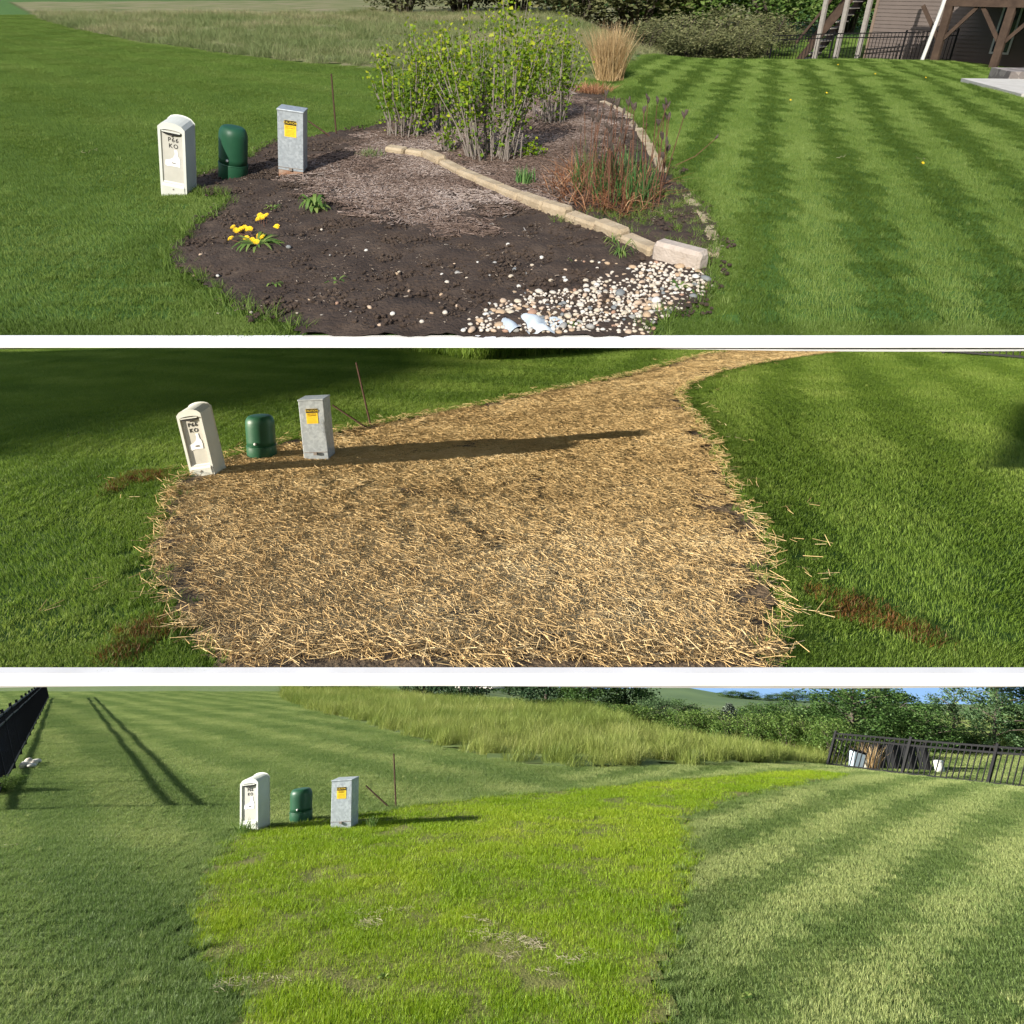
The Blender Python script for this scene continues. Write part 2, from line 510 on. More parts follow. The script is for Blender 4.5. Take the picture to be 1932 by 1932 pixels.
def sticks(name, n, rad, l0, l1, w, m, zmax, tilt=.12, seed=0, dirbias=None, flatness=.6):
    """straws or chips lying on the ground: three sided slivers"""
    g = np.random.default_rng(seed)
    a = g.random(n) * 2 * math.pi; r = rad * np.sqrt(g.random(n))
    c = np.stack([r * np.cos(a), r * np.sin(a), g.uniform(.003, zmax, n)], 1)
    L = g.uniform(l0, l1, n) / 2; W = w * g.uniform(.6, 1.4, n) / 2
    th = g.random(n) * math.pi if dirbias is None else g.normal(dirbias, .5, n)
    ph = g.normal(0, tilt, n)
    d = np.stack([np.cos(th) * np.cos(ph), np.sin(th) * np.cos(ph), np.sin(ph)], 1)
    s = np.stack([-np.sin(th), np.cos(th), np.zeros(n)], 1)
    u = np.cross(d, s)
    V = np.zeros((n, 6, 3))
    for k, e in enumerate((-1, 1)):
        p = c + d * (L * e)[:, None]
        V[:, k * 3 + 0] = p + s * W[:, None]
        V[:, k * 3 + 1] = p - s * W[:, None]
        V[:, k * 3 + 2] = p + u * (W * flatness * 2)[:, None] * np.sign(u[:, 2:3] + 1e-9)
    V[:, :, 2] = np.maximum(V[:, :, 2], -.004)
    base = np.arange(n)[:, None] * 6
    Q = np.concatenate([base + np.array(q) for q in ([0, 1, 4, 3], [1, 2, 5, 4], [2, 0, 3, 5])])
    tint = np.repeat(np.clip(g.normal(.5, .27, n), 0, 1), 6)
    return np_mesh(name, V.reshape(-1, 3), Q, m, tint)

def leaves(C, size, m, name='foliage', seed=0, tint=None, aspect=.62, droop=0.0, jitter=.5):
    """one bent leaf (two quads, 4 tris) at each centre"""
    g = np.random.default_rng(seed)
    n = len(C)
    S = size * g.uniform(1 - jitter, 1 + jitter, n)
    d = g.normal(0, 1, (n, 3)); d[:, 2] = d[:, 2] * .6 - droop; d /= np.linalg.norm(d, axis=1)[:, None]
    s = np.cross(d, g.normal(0, 1, (n, 3))); s /= np.linalg.norm(s, axis=1)[:, None] + 1e-9
    u = np.cross(d, s)
    V = np.zeros((n, 4, 3))
    V[:, 0] = C
    V[:, 1] = C + d * (S * .5)[:, None] + s * (S * aspect / 2)[:, None] + u * (S * .12)[:, None]
    V[:, 2] = C + d * S[:, None]
    V[:, 3] = C + d * (S * .5)[:, None] - s * (S * aspect / 2)[:, None] + u * (S * .12)[:, None]
    base = np.arange(n)[:, None] * 4
    T = np.concatenate([base + np.array([0, 1, 2]), base + np.array([0, 2, 3])])
    if tint is None: tint = np.clip(g.normal(.45, .25, n), 0, 1)
    return np_mesh(name, V.reshape(-1, 3), T, m, np.repeat(tint, 4))

# clump prototypes
for nm, g in (('fill_spring', 'spring'), ('fill_summer', 'summer'), ('fill_late', 'late')):
    proto(nm, [blades(nm + '_clump', 60, .055, .016, .036, .0028, G[g], .6, seed=k + 40) for k in range(5)])
TILE = .26
def turf_tiles(name, g, h0, h1, w, bend, dirs, n=760, amp=.5, var=4):
    """square turf tiles; picks run over mowing directions: dirs[0]+, dirs[0]-, dirs[1]+, ..."""
    ms = []
    for d in dirs:
        for sg in (1, -1):
            for k in range(var):
                ms.append(blades(name + '_tile', n, TILE / 2, h0, h1, w, G[g], bend, seed=len(ms) + 140, square=True, lean=(d[0] * amp * sg, d[1] * amp * sg)))
    proto(name, ms)
for nm, g in (('edge_spring', 'spring'), ('edge_summer', 'summer'), ('edge_late', 'late')):
    proto(nm, [blades(nm + '_clump', 24, .035, .04, .105, .0038, G[g], .8, .5, seed=k + 70) for k in range(6)])
proto('red_tuft', [blades('burnt_clump', 40, .07, .025, .055, .004, G['red'], .7, seed=k + 90) for k in range(4)])
proto('meadow_spring', [blades('meadow_clump', 150, .24, .10, .42, .0065, G['meadow1'], .7, seed=k + 20) for k in range(6)])
proto('meadow_late', [blades('meadow_clump', 150, .24, .14, .58, .0065, G['meadow3'], .6, seed=k + 30) for k in range(6)])
proto('meadow_summer', [blades('meadow_clump', 90, .22, .22, .55, .010, G['summer'], .6, seed=k + 35) for k in range(6)])
proto('straw', [sticks('straw_clump', 280, .17, .03, .125, .0027, G['straw'], .016, tilt=.08, seed=k) for k in range(8)])
proto('straw_loose', [sticks('straw_loose', 3, .05, .04, .12, .0028, G['straw'], .035, seed=k + 9) for k in range(6)])
proto('thatch', [sticks('thatch_clump', 34, .10, .02, .08, .0022, G['thatch'], .026, tilt=.2, seed=k + 19) for k in range(4)])
proto('chips', [sticks('chip_clump', 55, .13, .015, .085, .009, G['chip'], .012, seed=k + 50, flatness=.25) for k in range(6)])
proto('bits', [sticks('bit_clump', 9, .14, .003, .022, .006, G['bits'], .006, seed=k + 60, flatness=.4) for k in range(6)])

# ------------------------------------------------------------------ ground sheets
def half_w(i, y): return (.665, .75, .80)[i] * np.asarray(y) + (.85, .5, .9)[i]

def sheet(i, name, y0, y1, m, rows=150, cols=70, dz=0.0, label=None):
    ys = np.geomspace(y0, y1, rows); u = np.linspace(-1, 1, cols)
    Y, U = np.meshgrid(ys, u, indexing='ij'); X = U * half_w(i, Y)
    V = np.stack([X, Y, gz(i, X, Y) + dz], -1).reshape(-1, 3)
    k = np.arange(rows - 1)[:, None] * cols + np.arange(cols - 1)[None]
    k = k.ravel()[:, None]
    o = link(i, name, np_mesh(name, V, k + np.array([0, 1, cols + 1, cols]), m, smooth=True))
    return tag(o, kind='structure')

def patch_sheet(i, name, P, m, cell=.05, dz=.012, rough=.006):
    x0, y0 = P.min(0) - cell; x1, y1 = P.max(0) + cell
    xs = np.arange(x0, x1, cell); ys = np.arange(y0, y1, cell)
    X, Y = np.meshgrid(xs, ys)
    cx, cy = X[:-1, :-1] + cell / 2, Y[:-1, :-1] + cell / 2
    yf = (Y1F, Y2F, Y3F)[i]
    ok = inside(P, cx, cy) & (cy + cell / 2 > yf + .004)
    Y = np.maximum(Y, yf)
    Z = gz(i, X, Y) + dz + rough * (vnoise(X, Y, .17) - .5) * 4 + rough * 2 * (rng.random(X.shape) - .5)
    c = len(xs)
    k = (np.arange(len(ys) - 1)[:, None] * c + np.arange(c - 1)[None])[ok][:, None]
    faces = k + np.array([0, 1, c + 1, c])
    used = np.unique(faces); mp = np.full(X.size, -1); mp[used] = np.arange(len(used))
    V = np.stack([X, Y, Z], -1).reshape(-1, 3)[used]
    o = link(i, name, np_mesh(name, V, mp[faces], m, smooth=True))
    return tag(o, kind='structure')

def y_front(i, py): return hit(i, 966, py).y

Y1F, Y2F, Y3F = y_front(0, 643), y_front(1, 1281), 3.6
sheet(0, 'lawn', Y1F, 160, MT['lawn1'])
sheet(1, 'lawn', Y2F, 22, MT['lawn2'])
sheet(2, 'lawn', Y3F, 90, MT['lawn3'])

# white boards stand for the blank gaps between the plots; plot undersides
for i, yf, pyb, txt in ((0, Y1F, 656, 'white board standing for the blank gap between the soil and straw plots'),
                        (1, Y2F, 1294, 'white board standing for the blank gap between the straw and new lawn plots')):
    p = Vector((0, yf, -EYE))
    lo, hi = 0, .3
    for _ in range(40):
        md = (lo + hi) / 2
        if proj(i, p + Vector((0, -.012, -md)))[1] < pyb: lo = md
        else: hi = md
    w = float(half_w(i, yf))
    g = Geo().box(-w, w, -.012, .03, -md, .030)
    solo(i, 'edging_board', g.mesh('edging_board', MT['white']), txt, 'edging', (0, yf, -EYE))
    sheet(i, 'underside', yf + .02, (160, 22)[i], MT['white'], dz=-md - .02)

# ------------------------------------------------------------------ outlines drawn over the ground (photograph pixels -> ground)
BED1 = smooth_poly(poly(0, [(330, 482), (348, 452), (372, 424), (418, 398), (428, 376), (372, 366), (352, 350), (395, 328), (465, 300), (528, 268), (590, 262), (650, 252), (715, 238), (800, 205), (920, 180), (1060, 165), (1130, 172), (1182, 214), (1220, 262), (1262, 322), (1312, 380), (1345, 425), (1350, 470), (1336, 512), (1345, 556), (1300, 592), (1250, 606), (1228, 640), (1200, 660), (900, 664), (600, 664), (560, 622), (500, 606), (448, 588), (415, 560), (365, 530), (338, 508)]), 5, .008)
STRAW = smooth_poly(poly(1, [(292, 1070), (302, 1010), (318, 960), (345, 905), (420, 872), (545, 836), (700, 806), (850, 778), (980, 752), (1130, 722), (1260, 690), (1350, 668), (1450, 657), (1560, 652), (1700, 651), (1600, 662), (1500, 676), (1420, 690), (1340, 710), (1288, 738), (1295, 775), (1335, 825), (1362, 880), (1385, 935), (1420, 985), (1448, 1045), (1440, 1085), (1462, 1140), (1468, 1200), (1472, 1262), (1478, 1310), (900, 1320), (450, 1320), (408, 1262), (365, 1205), (318, 1140)]), 5, .012)
LIME = smooth_poly(poly(2, [(378, 1690), (392, 1645), (430, 1598), (470, 1572), (560, 1556), (650, 1545), (740, 1530), (850, 1516), (966, 1503), (1100, 1491), (1250, 1476), (1400, 1464), (1520, 1457), (1600, 1462), (1560, 1473), (1470, 1490), (1370, 1514), (1300, 1540), (1290, 1572), (1302, 1620), (1288, 1690), (1278, 1760), (1268, 1806), (1245, 1860), (1235, 1960), (900, 1985), (500, 1985), (470, 1900), (432, 1850), (386, 1800), (372, 1745)]), 5, .02)
WEEDY = poly(0, [(1045, 425), (1110, 400), (1180, 405), (1250, 360), (1300, 378), (1340, 430), (1338, 490), (1290, 474), (1235, 462), (1150, 436)])
MULCH = poly(0, [(520, 345), (600, 300), (650, 258), (740, 240), (860, 215), (1080, 175), (1170, 215), (1200, 300), (1060, 420), (990, 400), (900, 470), (760, 430), (620, 400)])
GRAVEL = poly(0, [(860, 648), (880, 615), (940, 580), (1000, 560), (1090, 555), (1160, 520), (1230, 500), (1320, 520), (1345, 550), (1290, 590), (1245, 612), (1225, 648), (1180, 664), (870, 664)])
MEADOW1 = poly(0, [(20, 4), (80, 36), (135, 52), (250, 78), (400, 98), (560, 118), (700, 128), (900, 150), (1080, 160), (1180, 118), (1290, 106), (1405, 104), (1440, 70), (1460, 4), (700, 0)])
MEADOW2 = poly(1, [(700, 645), (760, 662), (900, 680), (980, 674), (1060, 668), (1180, 655), (1200, 640)])
MEADOW3 = poly(2, [(540, 1304), (532, 1318), (600, 1342), (700, 1368), (800, 1398), (900, 1424), (1010, 1446), (1150, 1448), (1300, 1444), (1450, 1442), (1566, 1440), (1600, 1405), (1640, 1370), (1620, 1330), (1300, 1300)])
MEADOW3 = np.vstack([MEADOW3[:11]] + [at(2, px, d).xy for px, d in ((1600, 20), (1565, 22), (1400, 23.5), (1250, 25), (1010, 29.5), (800, 40), (640, 56), (540, 56))])

bed = patch_sheet(0, 'planting_bed', BED1, MT['soil'], .04, .030, .009)
straw_ground = patch_sheet(1, 'seed_bed', STRAW, MT['soil2'], .05, .016, .004)
lime_ground = patch_sheet(2, 'seeded_strip', LIME, MT['thatch'], .08, .014, .003)
patch_sheet(0, 'meadow', MEADOW1, MT['field1'], .5, .02, .004)
patch_sheet(2, 'meadow', MEADOW3, MT['lawn3'], .5, .02, .02)

# ------------------------------------------------------------------ grass
def fan_points(i, y0, y1, dens, falloff, ymin_near=5.0):
    """random ground points in the fan, density per m2 falling with distance"""
    out = []; ys = np.geomspace(y0, y1, 26)
    for a, b in zip(ys[:-1], ys[1:]):
        ym = (a + b) / 2; w = float(half_w(i, a)) - .15
        dn = dens * min(1.0, (ymin_near / ym) ** falloff)
        n = int(dn * 2 * w * (b - a))
        out.append(np.stack([rng.uniform(-w, w, n), rng.uniform(a, b, n)], 1))
    return np.vstack(out)

def stripe(i, a, b, width):
    """mowing stripe field: pixels a->b give the direction; returns f(x,y) in -1..1 and unit direction"""
    p, q = hit(i, *a), hit(i, *b)
    d = np.array([q.x - p.x, q.y - p.y]); d /= np.linalg.norm(d)
    nrm = np.array([-d[1], d[0]])
    def f(x, y):
        s = ((x - p.x) * nrm[0] + (y - p.y) * nrm[1]) / width + .3 * vnoise(x, y, 3.0) + .12 * vnoise(x, y, .6)
        return np.tanh(2.5 * np.sin(math.pi * s))
    return f, d

def lawn(i, name, tile, fill, excl, tonef, pickf, label, y0, y1, hz=1.0, var=4):
    """square turf tiles laid in jittered rows, small clumps where a tile would cross a rim"""
    P = []; S = []
    y = y0 + TILE * .5 + .03
    while y < y1:
        s = float(np.clip((y / 8.0) ** .62, 1, 3.2)); st = TILE * .86 * s
        w = float(half_w(i, y)) - TILE * s * .5
        xs = np.arange(-w, w, st) + rng.uniform(0, st)
        P.append(np.stack([xs + rng.normal(0, .05 * s * TILE, len(xs)), y + rng.normal(0, .05 * s * TILE, len(xs))], 1)); S.append(np.full(len(xs), s))
        y += st
    P = np.vstack(P); S = np.concatenate(S)
    ok = np.ones(len(P), bool); cross = np.zeros(len(P), bool)
    for E in excl:
        ed = edge_dist(E, P[:, 0], P[:, 1]); ins = inside(E, P[:, 0], P[:, 1]); r = TILE * .62 * S
        cross |= ed < r
        ok &= ~ins & (ed >= r)
    x, yy, s = P[ok, 0], P[ok, 1], S[ok]
    sc = np.stack([s, s, hz * np.clip(s ** .5, 1, 1.7) * rng.uniform(.88, 1.12, len(s))], 1)
    scatter(i, name, tile, np.stack([x, yy, gz(i, x, yy)], 1), sc, np.clip(tonef(x, yy), 0, 1), label, 'grass', pick=pickf(x, yy) * var + rng.integers(0, var, len(x)))
    Q = []; R = []
    for c, s in zip(P[cross], S[cross]):
        k = 40
        Q.append(c + rng.uniform(-.5, .5, (k, 2)) * TILE * s * 1.6); R.append(np.full(k, s))
    wf = float(half_w(i, y0)); Q.append(np.stack([rng.uniform(-wf, wf, 1100), rng.uniform(y0 + .05, y0 + .22, 1100)], 1)); R.append(np.ones(1100))
    Q = np.vstack(Q); R = np.concatenate(R)
    keep = Q[:, 1] > y0 + .045
    for E in excl:
        keep &= ~inside(E, Q[:, 0], Q[:, 1]) & (edge_dist(E, Q[:, 0], Q[:, 1]) > .035 * R)
    Q = Q[keep]; R = R[keep]
    scatter(i, 'rim_grass', fill, np.column_stack([Q, gz(i, Q[:, 0], Q[:, 1])]), np.stack([R, R, np.sqrt(R) * hz], 1), np.clip(tonef(Q[:, 0], Q[:, 1]), 0, 1), 'short turf at the rim of the ' + label, 'grass')

def edge_line(P, step, jitter, sel=None):
    out = []
    for k in range(len(P)):
        a = P[k]; b = P[(k + 1) % len(P)]
        n = max(1, int(np.linalg.norm(b - a) / step))
        t = rng.random(n)[:, None]
        out.append(a + (b - a) * t + rng.normal(0, jitter, (n, 2)))
    return np.vstack(out)

# plot 1
fL, dL = stripe(0, (100, 120), (560, 205), .62)
fR, dR = stripe(0, (1560, 420), (1500, 130), .36)
def t1(x, y):
    right = sstep(x - .05 * y, .5, 1.5)
    st = fL(x, y) * (1 - right) + fR(x, y) * right
    return .47 + .22 * st + .34 * (vnoise(x, y, 1.1) - .5) + .22 * (vnoise(x, y, .3) - .5)  # stripe term paints the sheen of leaning blades into the tone
def l1(x, y):
    return np.where(x - .05 * y > 1, 2 + (fR(x, y) < 0), (fL(x, y) < 0)).astype(int)
turf_tiles('turf_spring', 'spring', .016, .036, .0029, .6, (dL, dR))
lawn(0, 'lawn_grass', 'turf_spring', 'fill_spring', [BED1, MEADOW1], t1, l1, 'striped dark green spring lawn around the bare soil bed', Y1F, 44)
e = edge_line(BED1, .022, .03)
e = e[(e[:, 1] > Y1F + .05)]
right_back = (e[:, 0] > 0.2) | (e[:, 1] < 8.5)
e = e[right_back & ~((e[:, 0] > -1.2) & (e[:, 0] < .9) & (e[:, 1] > 7))]
scatter(0, 'edge_grass', 'edge_spring', np.column_stack([e, gz(0, e[:, 0], e[:, 1])]), rng.uniform(.6, 1.25, len(e)), rng.uniform(.1, .7, len(e)), 'long untrimmed grass hanging over the rim of the soil bed', 'grass')
w = rng.uniform(WEEDY.min(0), WEEDY.max(0), (900, 2)); w = w[inside(WEEDY, w[:, 0], w[:, 1])]
w = w[rng.random(len(w)) < .35 + .65 * vnoise(w[:, 0], w[:, 1], .3)]
scatter(0, 'weedy_grass', 'edge_spring', np.column_stack([w, gz(0, w[:, 0], w[:, 1])]), rng.uniform(.6, 1.1, len(w)), rng.uniform(.3, .95, len(w)), 'weedy grass growing between the two rows of edging blocks', 'grass')
p = fan_points(0, 9, 46, 10, .9, 9.0)
p = p[inside(MEADOW1, p[:, 0], p[:, 1])]
s = np.clip((p[:, 1] / 14) ** .5, .8, 2)
scatter(0, 'meadow_grass', 'meadow_spring', np.column_stack([p, gz(0, p[:, 0], p[:, 1])]), np.stack([s, s, .6 * np.clip(s, .7, 1.4) * rng.uniform(.5, 1.2, len(p))], 1),
        np.clip(.42 + .9 * (vnoise(p[:, 0], p[:, 1], 3.2) - .5) + .4 * (vnoise(p[:, 0], p[:, 1], .9) - .5) + .012 * (p[:, 1] - 14), 0, 1), 'rough meadow of green and dry tan grass beyond the spring lawn', 'grass', (rng.normal(.1, .1, len(p)), rng.normal(0, .1, len(p))))

# coarser tufts and dry clippings that break up the turf
def rough_tufts(i, kind, excl, n, y0, y1, label):
    p = fan_points(i, y0 + .1, y1, n, 1.0)
    for E in excl: p = p[~inside(E, p[:, 0], p[:, 1])]
    v = vnoise(p[:, 0], p[:, 1], .5); p = p[rng.random(len(p)) < v ** 2 * 1.3]
    scatter(i, 'coarse_tufts', kind, np.column_stack([p, gz(i, p[:, 0], p[:, 1])]), rng.uniform(.38, .72, len(p)), rng.choice([.05, .3, .8, 1.0], len(p)), label, 'grass')
    p = fan_points(i, y0 + .1, y1 * .6, .5, 1.0)
    for E in excl: p = p[~inside(E, p[:, 0], p[:, 1])]
    scatter(i, 'dry_clippings', 'clippings', np.column_stack([p, gz(i, p[:, 0], p[:, 1]) + .022]), rng.uniform(.6, 1.2, len(p)), rng.uniform(.2, .9, len(p)), 'dry clippings scattered over the ' + label.split(' in the ')[1], 'grass')
proto('clippings', [sticks('clipping_clump', 7, .10, .02, .06, .0022, G['thatch'], .012, tilt=.25, seed=k + 119) for k in range(5)])
rough_tufts(0, 'edge_spring', [BED1, MEADOW1], 26, Y1F, 14, 'coarse grass tufts in the spring lawn around the soil bed')

# plot 2
gL, eL = stripe(1, (60, 690), (560, 720), .7)
gR, eR = stripe(1, (1600, 760), (1560, 690), .6)
def t2(x, y):
    right = sstep(x, 0, 2)
    return .50 + .16 * (gL(x, y) * (1 - right) + gR(x, y) * right) + .5 * (vnoise(x, y, .7) - .5) + .25 * (vnoise(x, y, .22) - .5)  # stripes also tinted lighter and darker, standing for light on leaning blades
def l2(x, y):
    return np.where(x > 1, 2 + (gR(x, y) < 0), (gL(x, y) < 0)).astype(int)
turf_tiles('turf_summer', 'summer', .016, .036, .0029, .6, (eL, eR))
RED = [poly(1, q) for q in ([(190, 1225), (235, 1190), (310, 1172), (332, 1185), (300, 1215), (235, 1250), (170, 1278), (140, 1278)], [(175, 935), (245, 893), (300, 890), (330, 905), (250, 918), (195, 942)],
                            [(1530, 1110), (1600, 1120), (1640, 1145), (1740, 1185), (1790, 1225), (1760, 1230), (1690, 1195), (1580, 1170), (1545, 1140)])]
lawn(1, 'lawn_grass', 'turf_summer', 'fill_summer', [STRAW, MEADOW2], t2, l2, 'mown green lawn on both sides of the straw strip', Y2F, 20, hz=1.15)
e = edge_line(STRAW, .03, .04); e = e[(e[:, 1] > Y2F + .06) & (e[:, 1] < 13)]
e = e[rng.random(len(e)) < .75]
scatter(1, 'edge_grass', 'edge_summer', np.column_stack([e, gz(1, e[:, 0], e[:, 1])]), rng.uniform(.5, .95, len(e)), rng.uniform(.1, .6, len(e)), 'longer grass fringing the straw strip', 'grass')
for P, lb in zip(RED, ('rust brown scorched grass at the lower left corner of the straw', 'faint brown scorched grass beside the white pedestal on straw', 'rust brown scorched grass on the lawn right of the straw')):
    r_ = rng.uniform(P.min(0), P.max(0), (1500, 2)); r_ = r_[inside(P, r_[:, 0], r_[:, 1]) & (r_[:, 1] > Y2F + .1)][:420]
    b_ = rng.random(len(r_)) < .36 * sstep(edge_dist(P, r_[:, 0], r_[:, 1]) + .12 * vnoise(r_[:, 0], r_[:, 1], .15), .0, .16)
    scatter(1, 'scorched_grass', 'red_tuft', np.column_stack([r_[b_], gz(1, r_[b_, 0], r_[b_, 1])]), rng.uniform(.7, 1.1, b_.sum()), rng.uniform(0, .9, b_.sum()), lb, 'grass')
    r_ = r_[~b_][:120]
    scatter(1, 'regrowing_grass', 'edge_summer', np.column_stack([r_, gz(1, r_[:, 0], r_[:, 1])]), rng.uniform(.4, .7, len(r_)), rng.uniform(0, .6, len(r_)), lb.replace('rust brown scorched', 'green tufts among the scorched').replace('faint brown scorched', 'green tufts among the brown'), 'grass')
p = rng.uniform(MEADOW2.min(0), MEADOW2.max(0), (1200, 2)); p = p[inside(MEADOW2, p[:, 0], p[:, 1])]
scatter(1, 'meadow_grass', 'meadow_summer', np.column_stack([p, gz(1, p[:, 0], p[:, 1])]), rng.uniform(.8, 1.2, len(p)), rng.uniform(.2, .7, len(p)), 'tall unmown grass behind the lawn of the straw strip', 'grass', (rng.normal(.15, .1, len(p)), rng.normal(0, .1, len(p))))
rough_tufts(1, 'edge_summer', [STRAW, MEADOW2], 26, Y2F, 12, 'coarse grass tufts in the lawn beside the straw')
# straw
p = fan_points(1, Y2F + .19, 18, 70, .75)
p = p[inside(STRAW, p[:, 0], p[:, 1]) & (edge_dist(STRAW, p[:, 0], p[:, 1]) > .14)]
bald = vnoise(p[:, 0], p[:, 1], .35) * .6 + vnoise(p[:, 0], p[:, 1], .13) * .4
p = p[rng.random(len(p)) < np.where(bald > .70, .75, 1)]
s = np.clip((p[:, 1] / 5) ** .45, 1, 1.8)
scatter(1, 'straw', 'straw', np.column_stack([p, gz(1, p[:, 0], p[:, 1]) + .012]), np.stack([s, s, np.ones(len(s)) * .9], 1),
        np.clip(.45 + .5 * (vnoise(p[:, 0], p[:, 1], .5) - .5) + rng.normal(0, .08, len(p)), 0, 1), 'golden straw mulch spread over the seeded strip', 'straw', (rng.normal(0, .03, len(p)), rng.normal(0, .03, len(p))))
e = np.vstack([edge_line(STRAW, .02, .03), edge_line(STRAW, .6, .25)]); e = e[(e[:, 1] > Y2F + .17)]
f_ = np.stack([rng.uniform(-1.35, 1.15, 900), rng.uniform(Y2F + .125, Y2F + .28, 900)], 1); f_ = f_[inside(STRAW, f_[:, 0], f_[:, 1])]
e = np.vstack([e, f_])
x_, y_ = e[:, 0], e[:, 1]
scatter(1, 'loose_straw', 'straw_loose', np.column_stack([e, gz(1, x_, y_) + np.where(inside(STRAW, x_, y_), .012, .03)]), np.ones(len(e)), rng.uniform(.3, .9, len(e)), 'loose straws strewn along the rim of the straw strip', 'straw', (rng.normal(0, .15, len(e)), rng.normal(0, .15, len(e))))

# plot 3
hL, kL = stripe(2, (165, 1330), (520, 1440), .75)
hR, kR = stripe(2, (1556, 1703), (1784, 1558), .42)
def t3(x, y):
    right = sstep(x, .5, 1.5)
    st = hL(x, y) * (1 - right) * .7 + hR(x, y) * right
    near_left = (1 - right) * sstep(-y, -9, -5)
    return .54 + .23 * st + .18 * right - .26 * near_left + .42 * (vnoise(x, y, .9) - .5) + .22 * (vnoise(x, y, .3) - .5)  # light and dark of the mown stripes is coloured in
def l3(x, y):
    return np.where(x > 1, 2 + (hR(x, y) < 0), (hL(x, y) < 0)).astype(int)
turf_tiles('turf_late', 'late', .015, .032, .0029, .7, (kL, kR))
lawn(2, 'lawn_grass', 'turf_late', 'fill_late', [LIME, MEADOW3], t3, l3, 'established grey green striped lawn around the lime green new grass', Y3F, 48)
rough_tufts(2, 'edge_late', [LIME, MEADOW3], 24, Y3F, 14, 'coarse grass tufts in the late lawn around the new grass')
proto('turf_lime', [blades('turf_lime_tile', 230, .12, .018, .046, .0026, G['lime'], .5, seed=k + 240) for k in range(8)])
p = fan_points(2, Y3F, 16, 120, .9)
p = p[inside(LIME, p[:, 0], p[:, 1]) & (edge_dist(LIME, p[:, 0], p[:, 1]) > rng.uniform(-.02, .09, len(p)))]
bare = poly(2, [(430, 1835), (500, 1840), (490, 1870), (440, 1865)]); bx = bare.mean(0)
spots = [bx] + [hit(2, *q).xy for q in ((705, 1748), (735, 1720), (970, 1790), (1000, 1778), (1085, 1810), (905, 1755))]
dsp = np.min([np.hypot((p[:, 0] - q[0]) / 1.0, (p[:, 1] - q[1]) / 1.1) for q in spots], 0)
p = p[rng.random(len(p)) < sstep(dsp, -.10, .20)]
s = np.clip((p[:, 1] / 5) ** .5, 1, 1.8)
x_, y_ = p[:, 0], p[:, 1]
scatter(2, 'new_grass', 'turf_lime', np.column_stack([p, gz(2, x_, y_)]), np.stack([s, s, rng.uniform(.85, 1.25, len(p))], 1),
        np.clip(.42 + .62 * (vnoise(x_, y_, 1.1) - .5) + .35 * (vnoise(x_, y_, .4) - .5) + .05 * sstep(x_, 0, 2.5), 0, 1), 'bright lime green new grass filling the former bed', 'grass')
q_ = np.vstack([np.array(q) + rng.normal(0, .11, (5, 2)) for q in spots])
scatter(2, 'thatch', 'thatch', np.column_stack([q_, gz(2, q_[:, 0], q_[:, 1]) + .012]), rng.uniform(.5, .9, len(q_)), rng.uniform(.7, 1, len(q_)), 'pale dry straw showing through thin spots in the new grass', 'straw')
e = edge_line(LIME, .05, .04); e = e[(e[:, 1] > Y3F + .06) & (e[:, 1] < 12)]
scatter(2, 'edge_grass', 'edge_late', np.column_stack([e, gz(2, e[:, 0], e[:, 1])]), rng.uniform(.5, .9, len(e)), rng.uniform(.2, .7, len(e)), 'longer blue green grass along the rim of the new grass', 'grass')
p = fan_points(2, 12, 56, 9, .8, 12.0); p = p[inside(MEADOW3, p[:, 0], p[:, 1])]
s = np.clip((p[:, 1] / 14) ** .5, .9, 2)
scatter(2, 'meadow_grass', 'meadow_late', np.column_stack([p, gz(2, p[:, 0], p[:, 1])]), np.stack([s, s, np.clip(s, .9, 1.3) * rng.uniform(.45, .85, len(p))], 1),
        np.clip(.45 + .7 * (vnoise(p[:, 0], p[:, 1], 2.2) - .5) + .4 * (vnoise(p[:, 0], p[:, 1], .7) - .5), 0, 1), 'tall yellow green meadow grass behind the new lawn', 'grass', (rng.normal(.08, .1, len(p)), rng.normal(0, .1, len(p))))

# ------------------------------------------------------------------ utility boxes
def arch_outline(w, h, rise, n=9, drop=0.0):
    """closed outline in x,z of a post front: straight sides, low arched top"""
    pts = [(-w / 2, drop), (w / 2, drop)]
    for k in range(n):
        t = k / (n - 1)
        x = w / 2 - w * t
        pts.append((x, h - rise + rise * (1 - (2 * t - 1) ** 2) ** .6))
    return pts

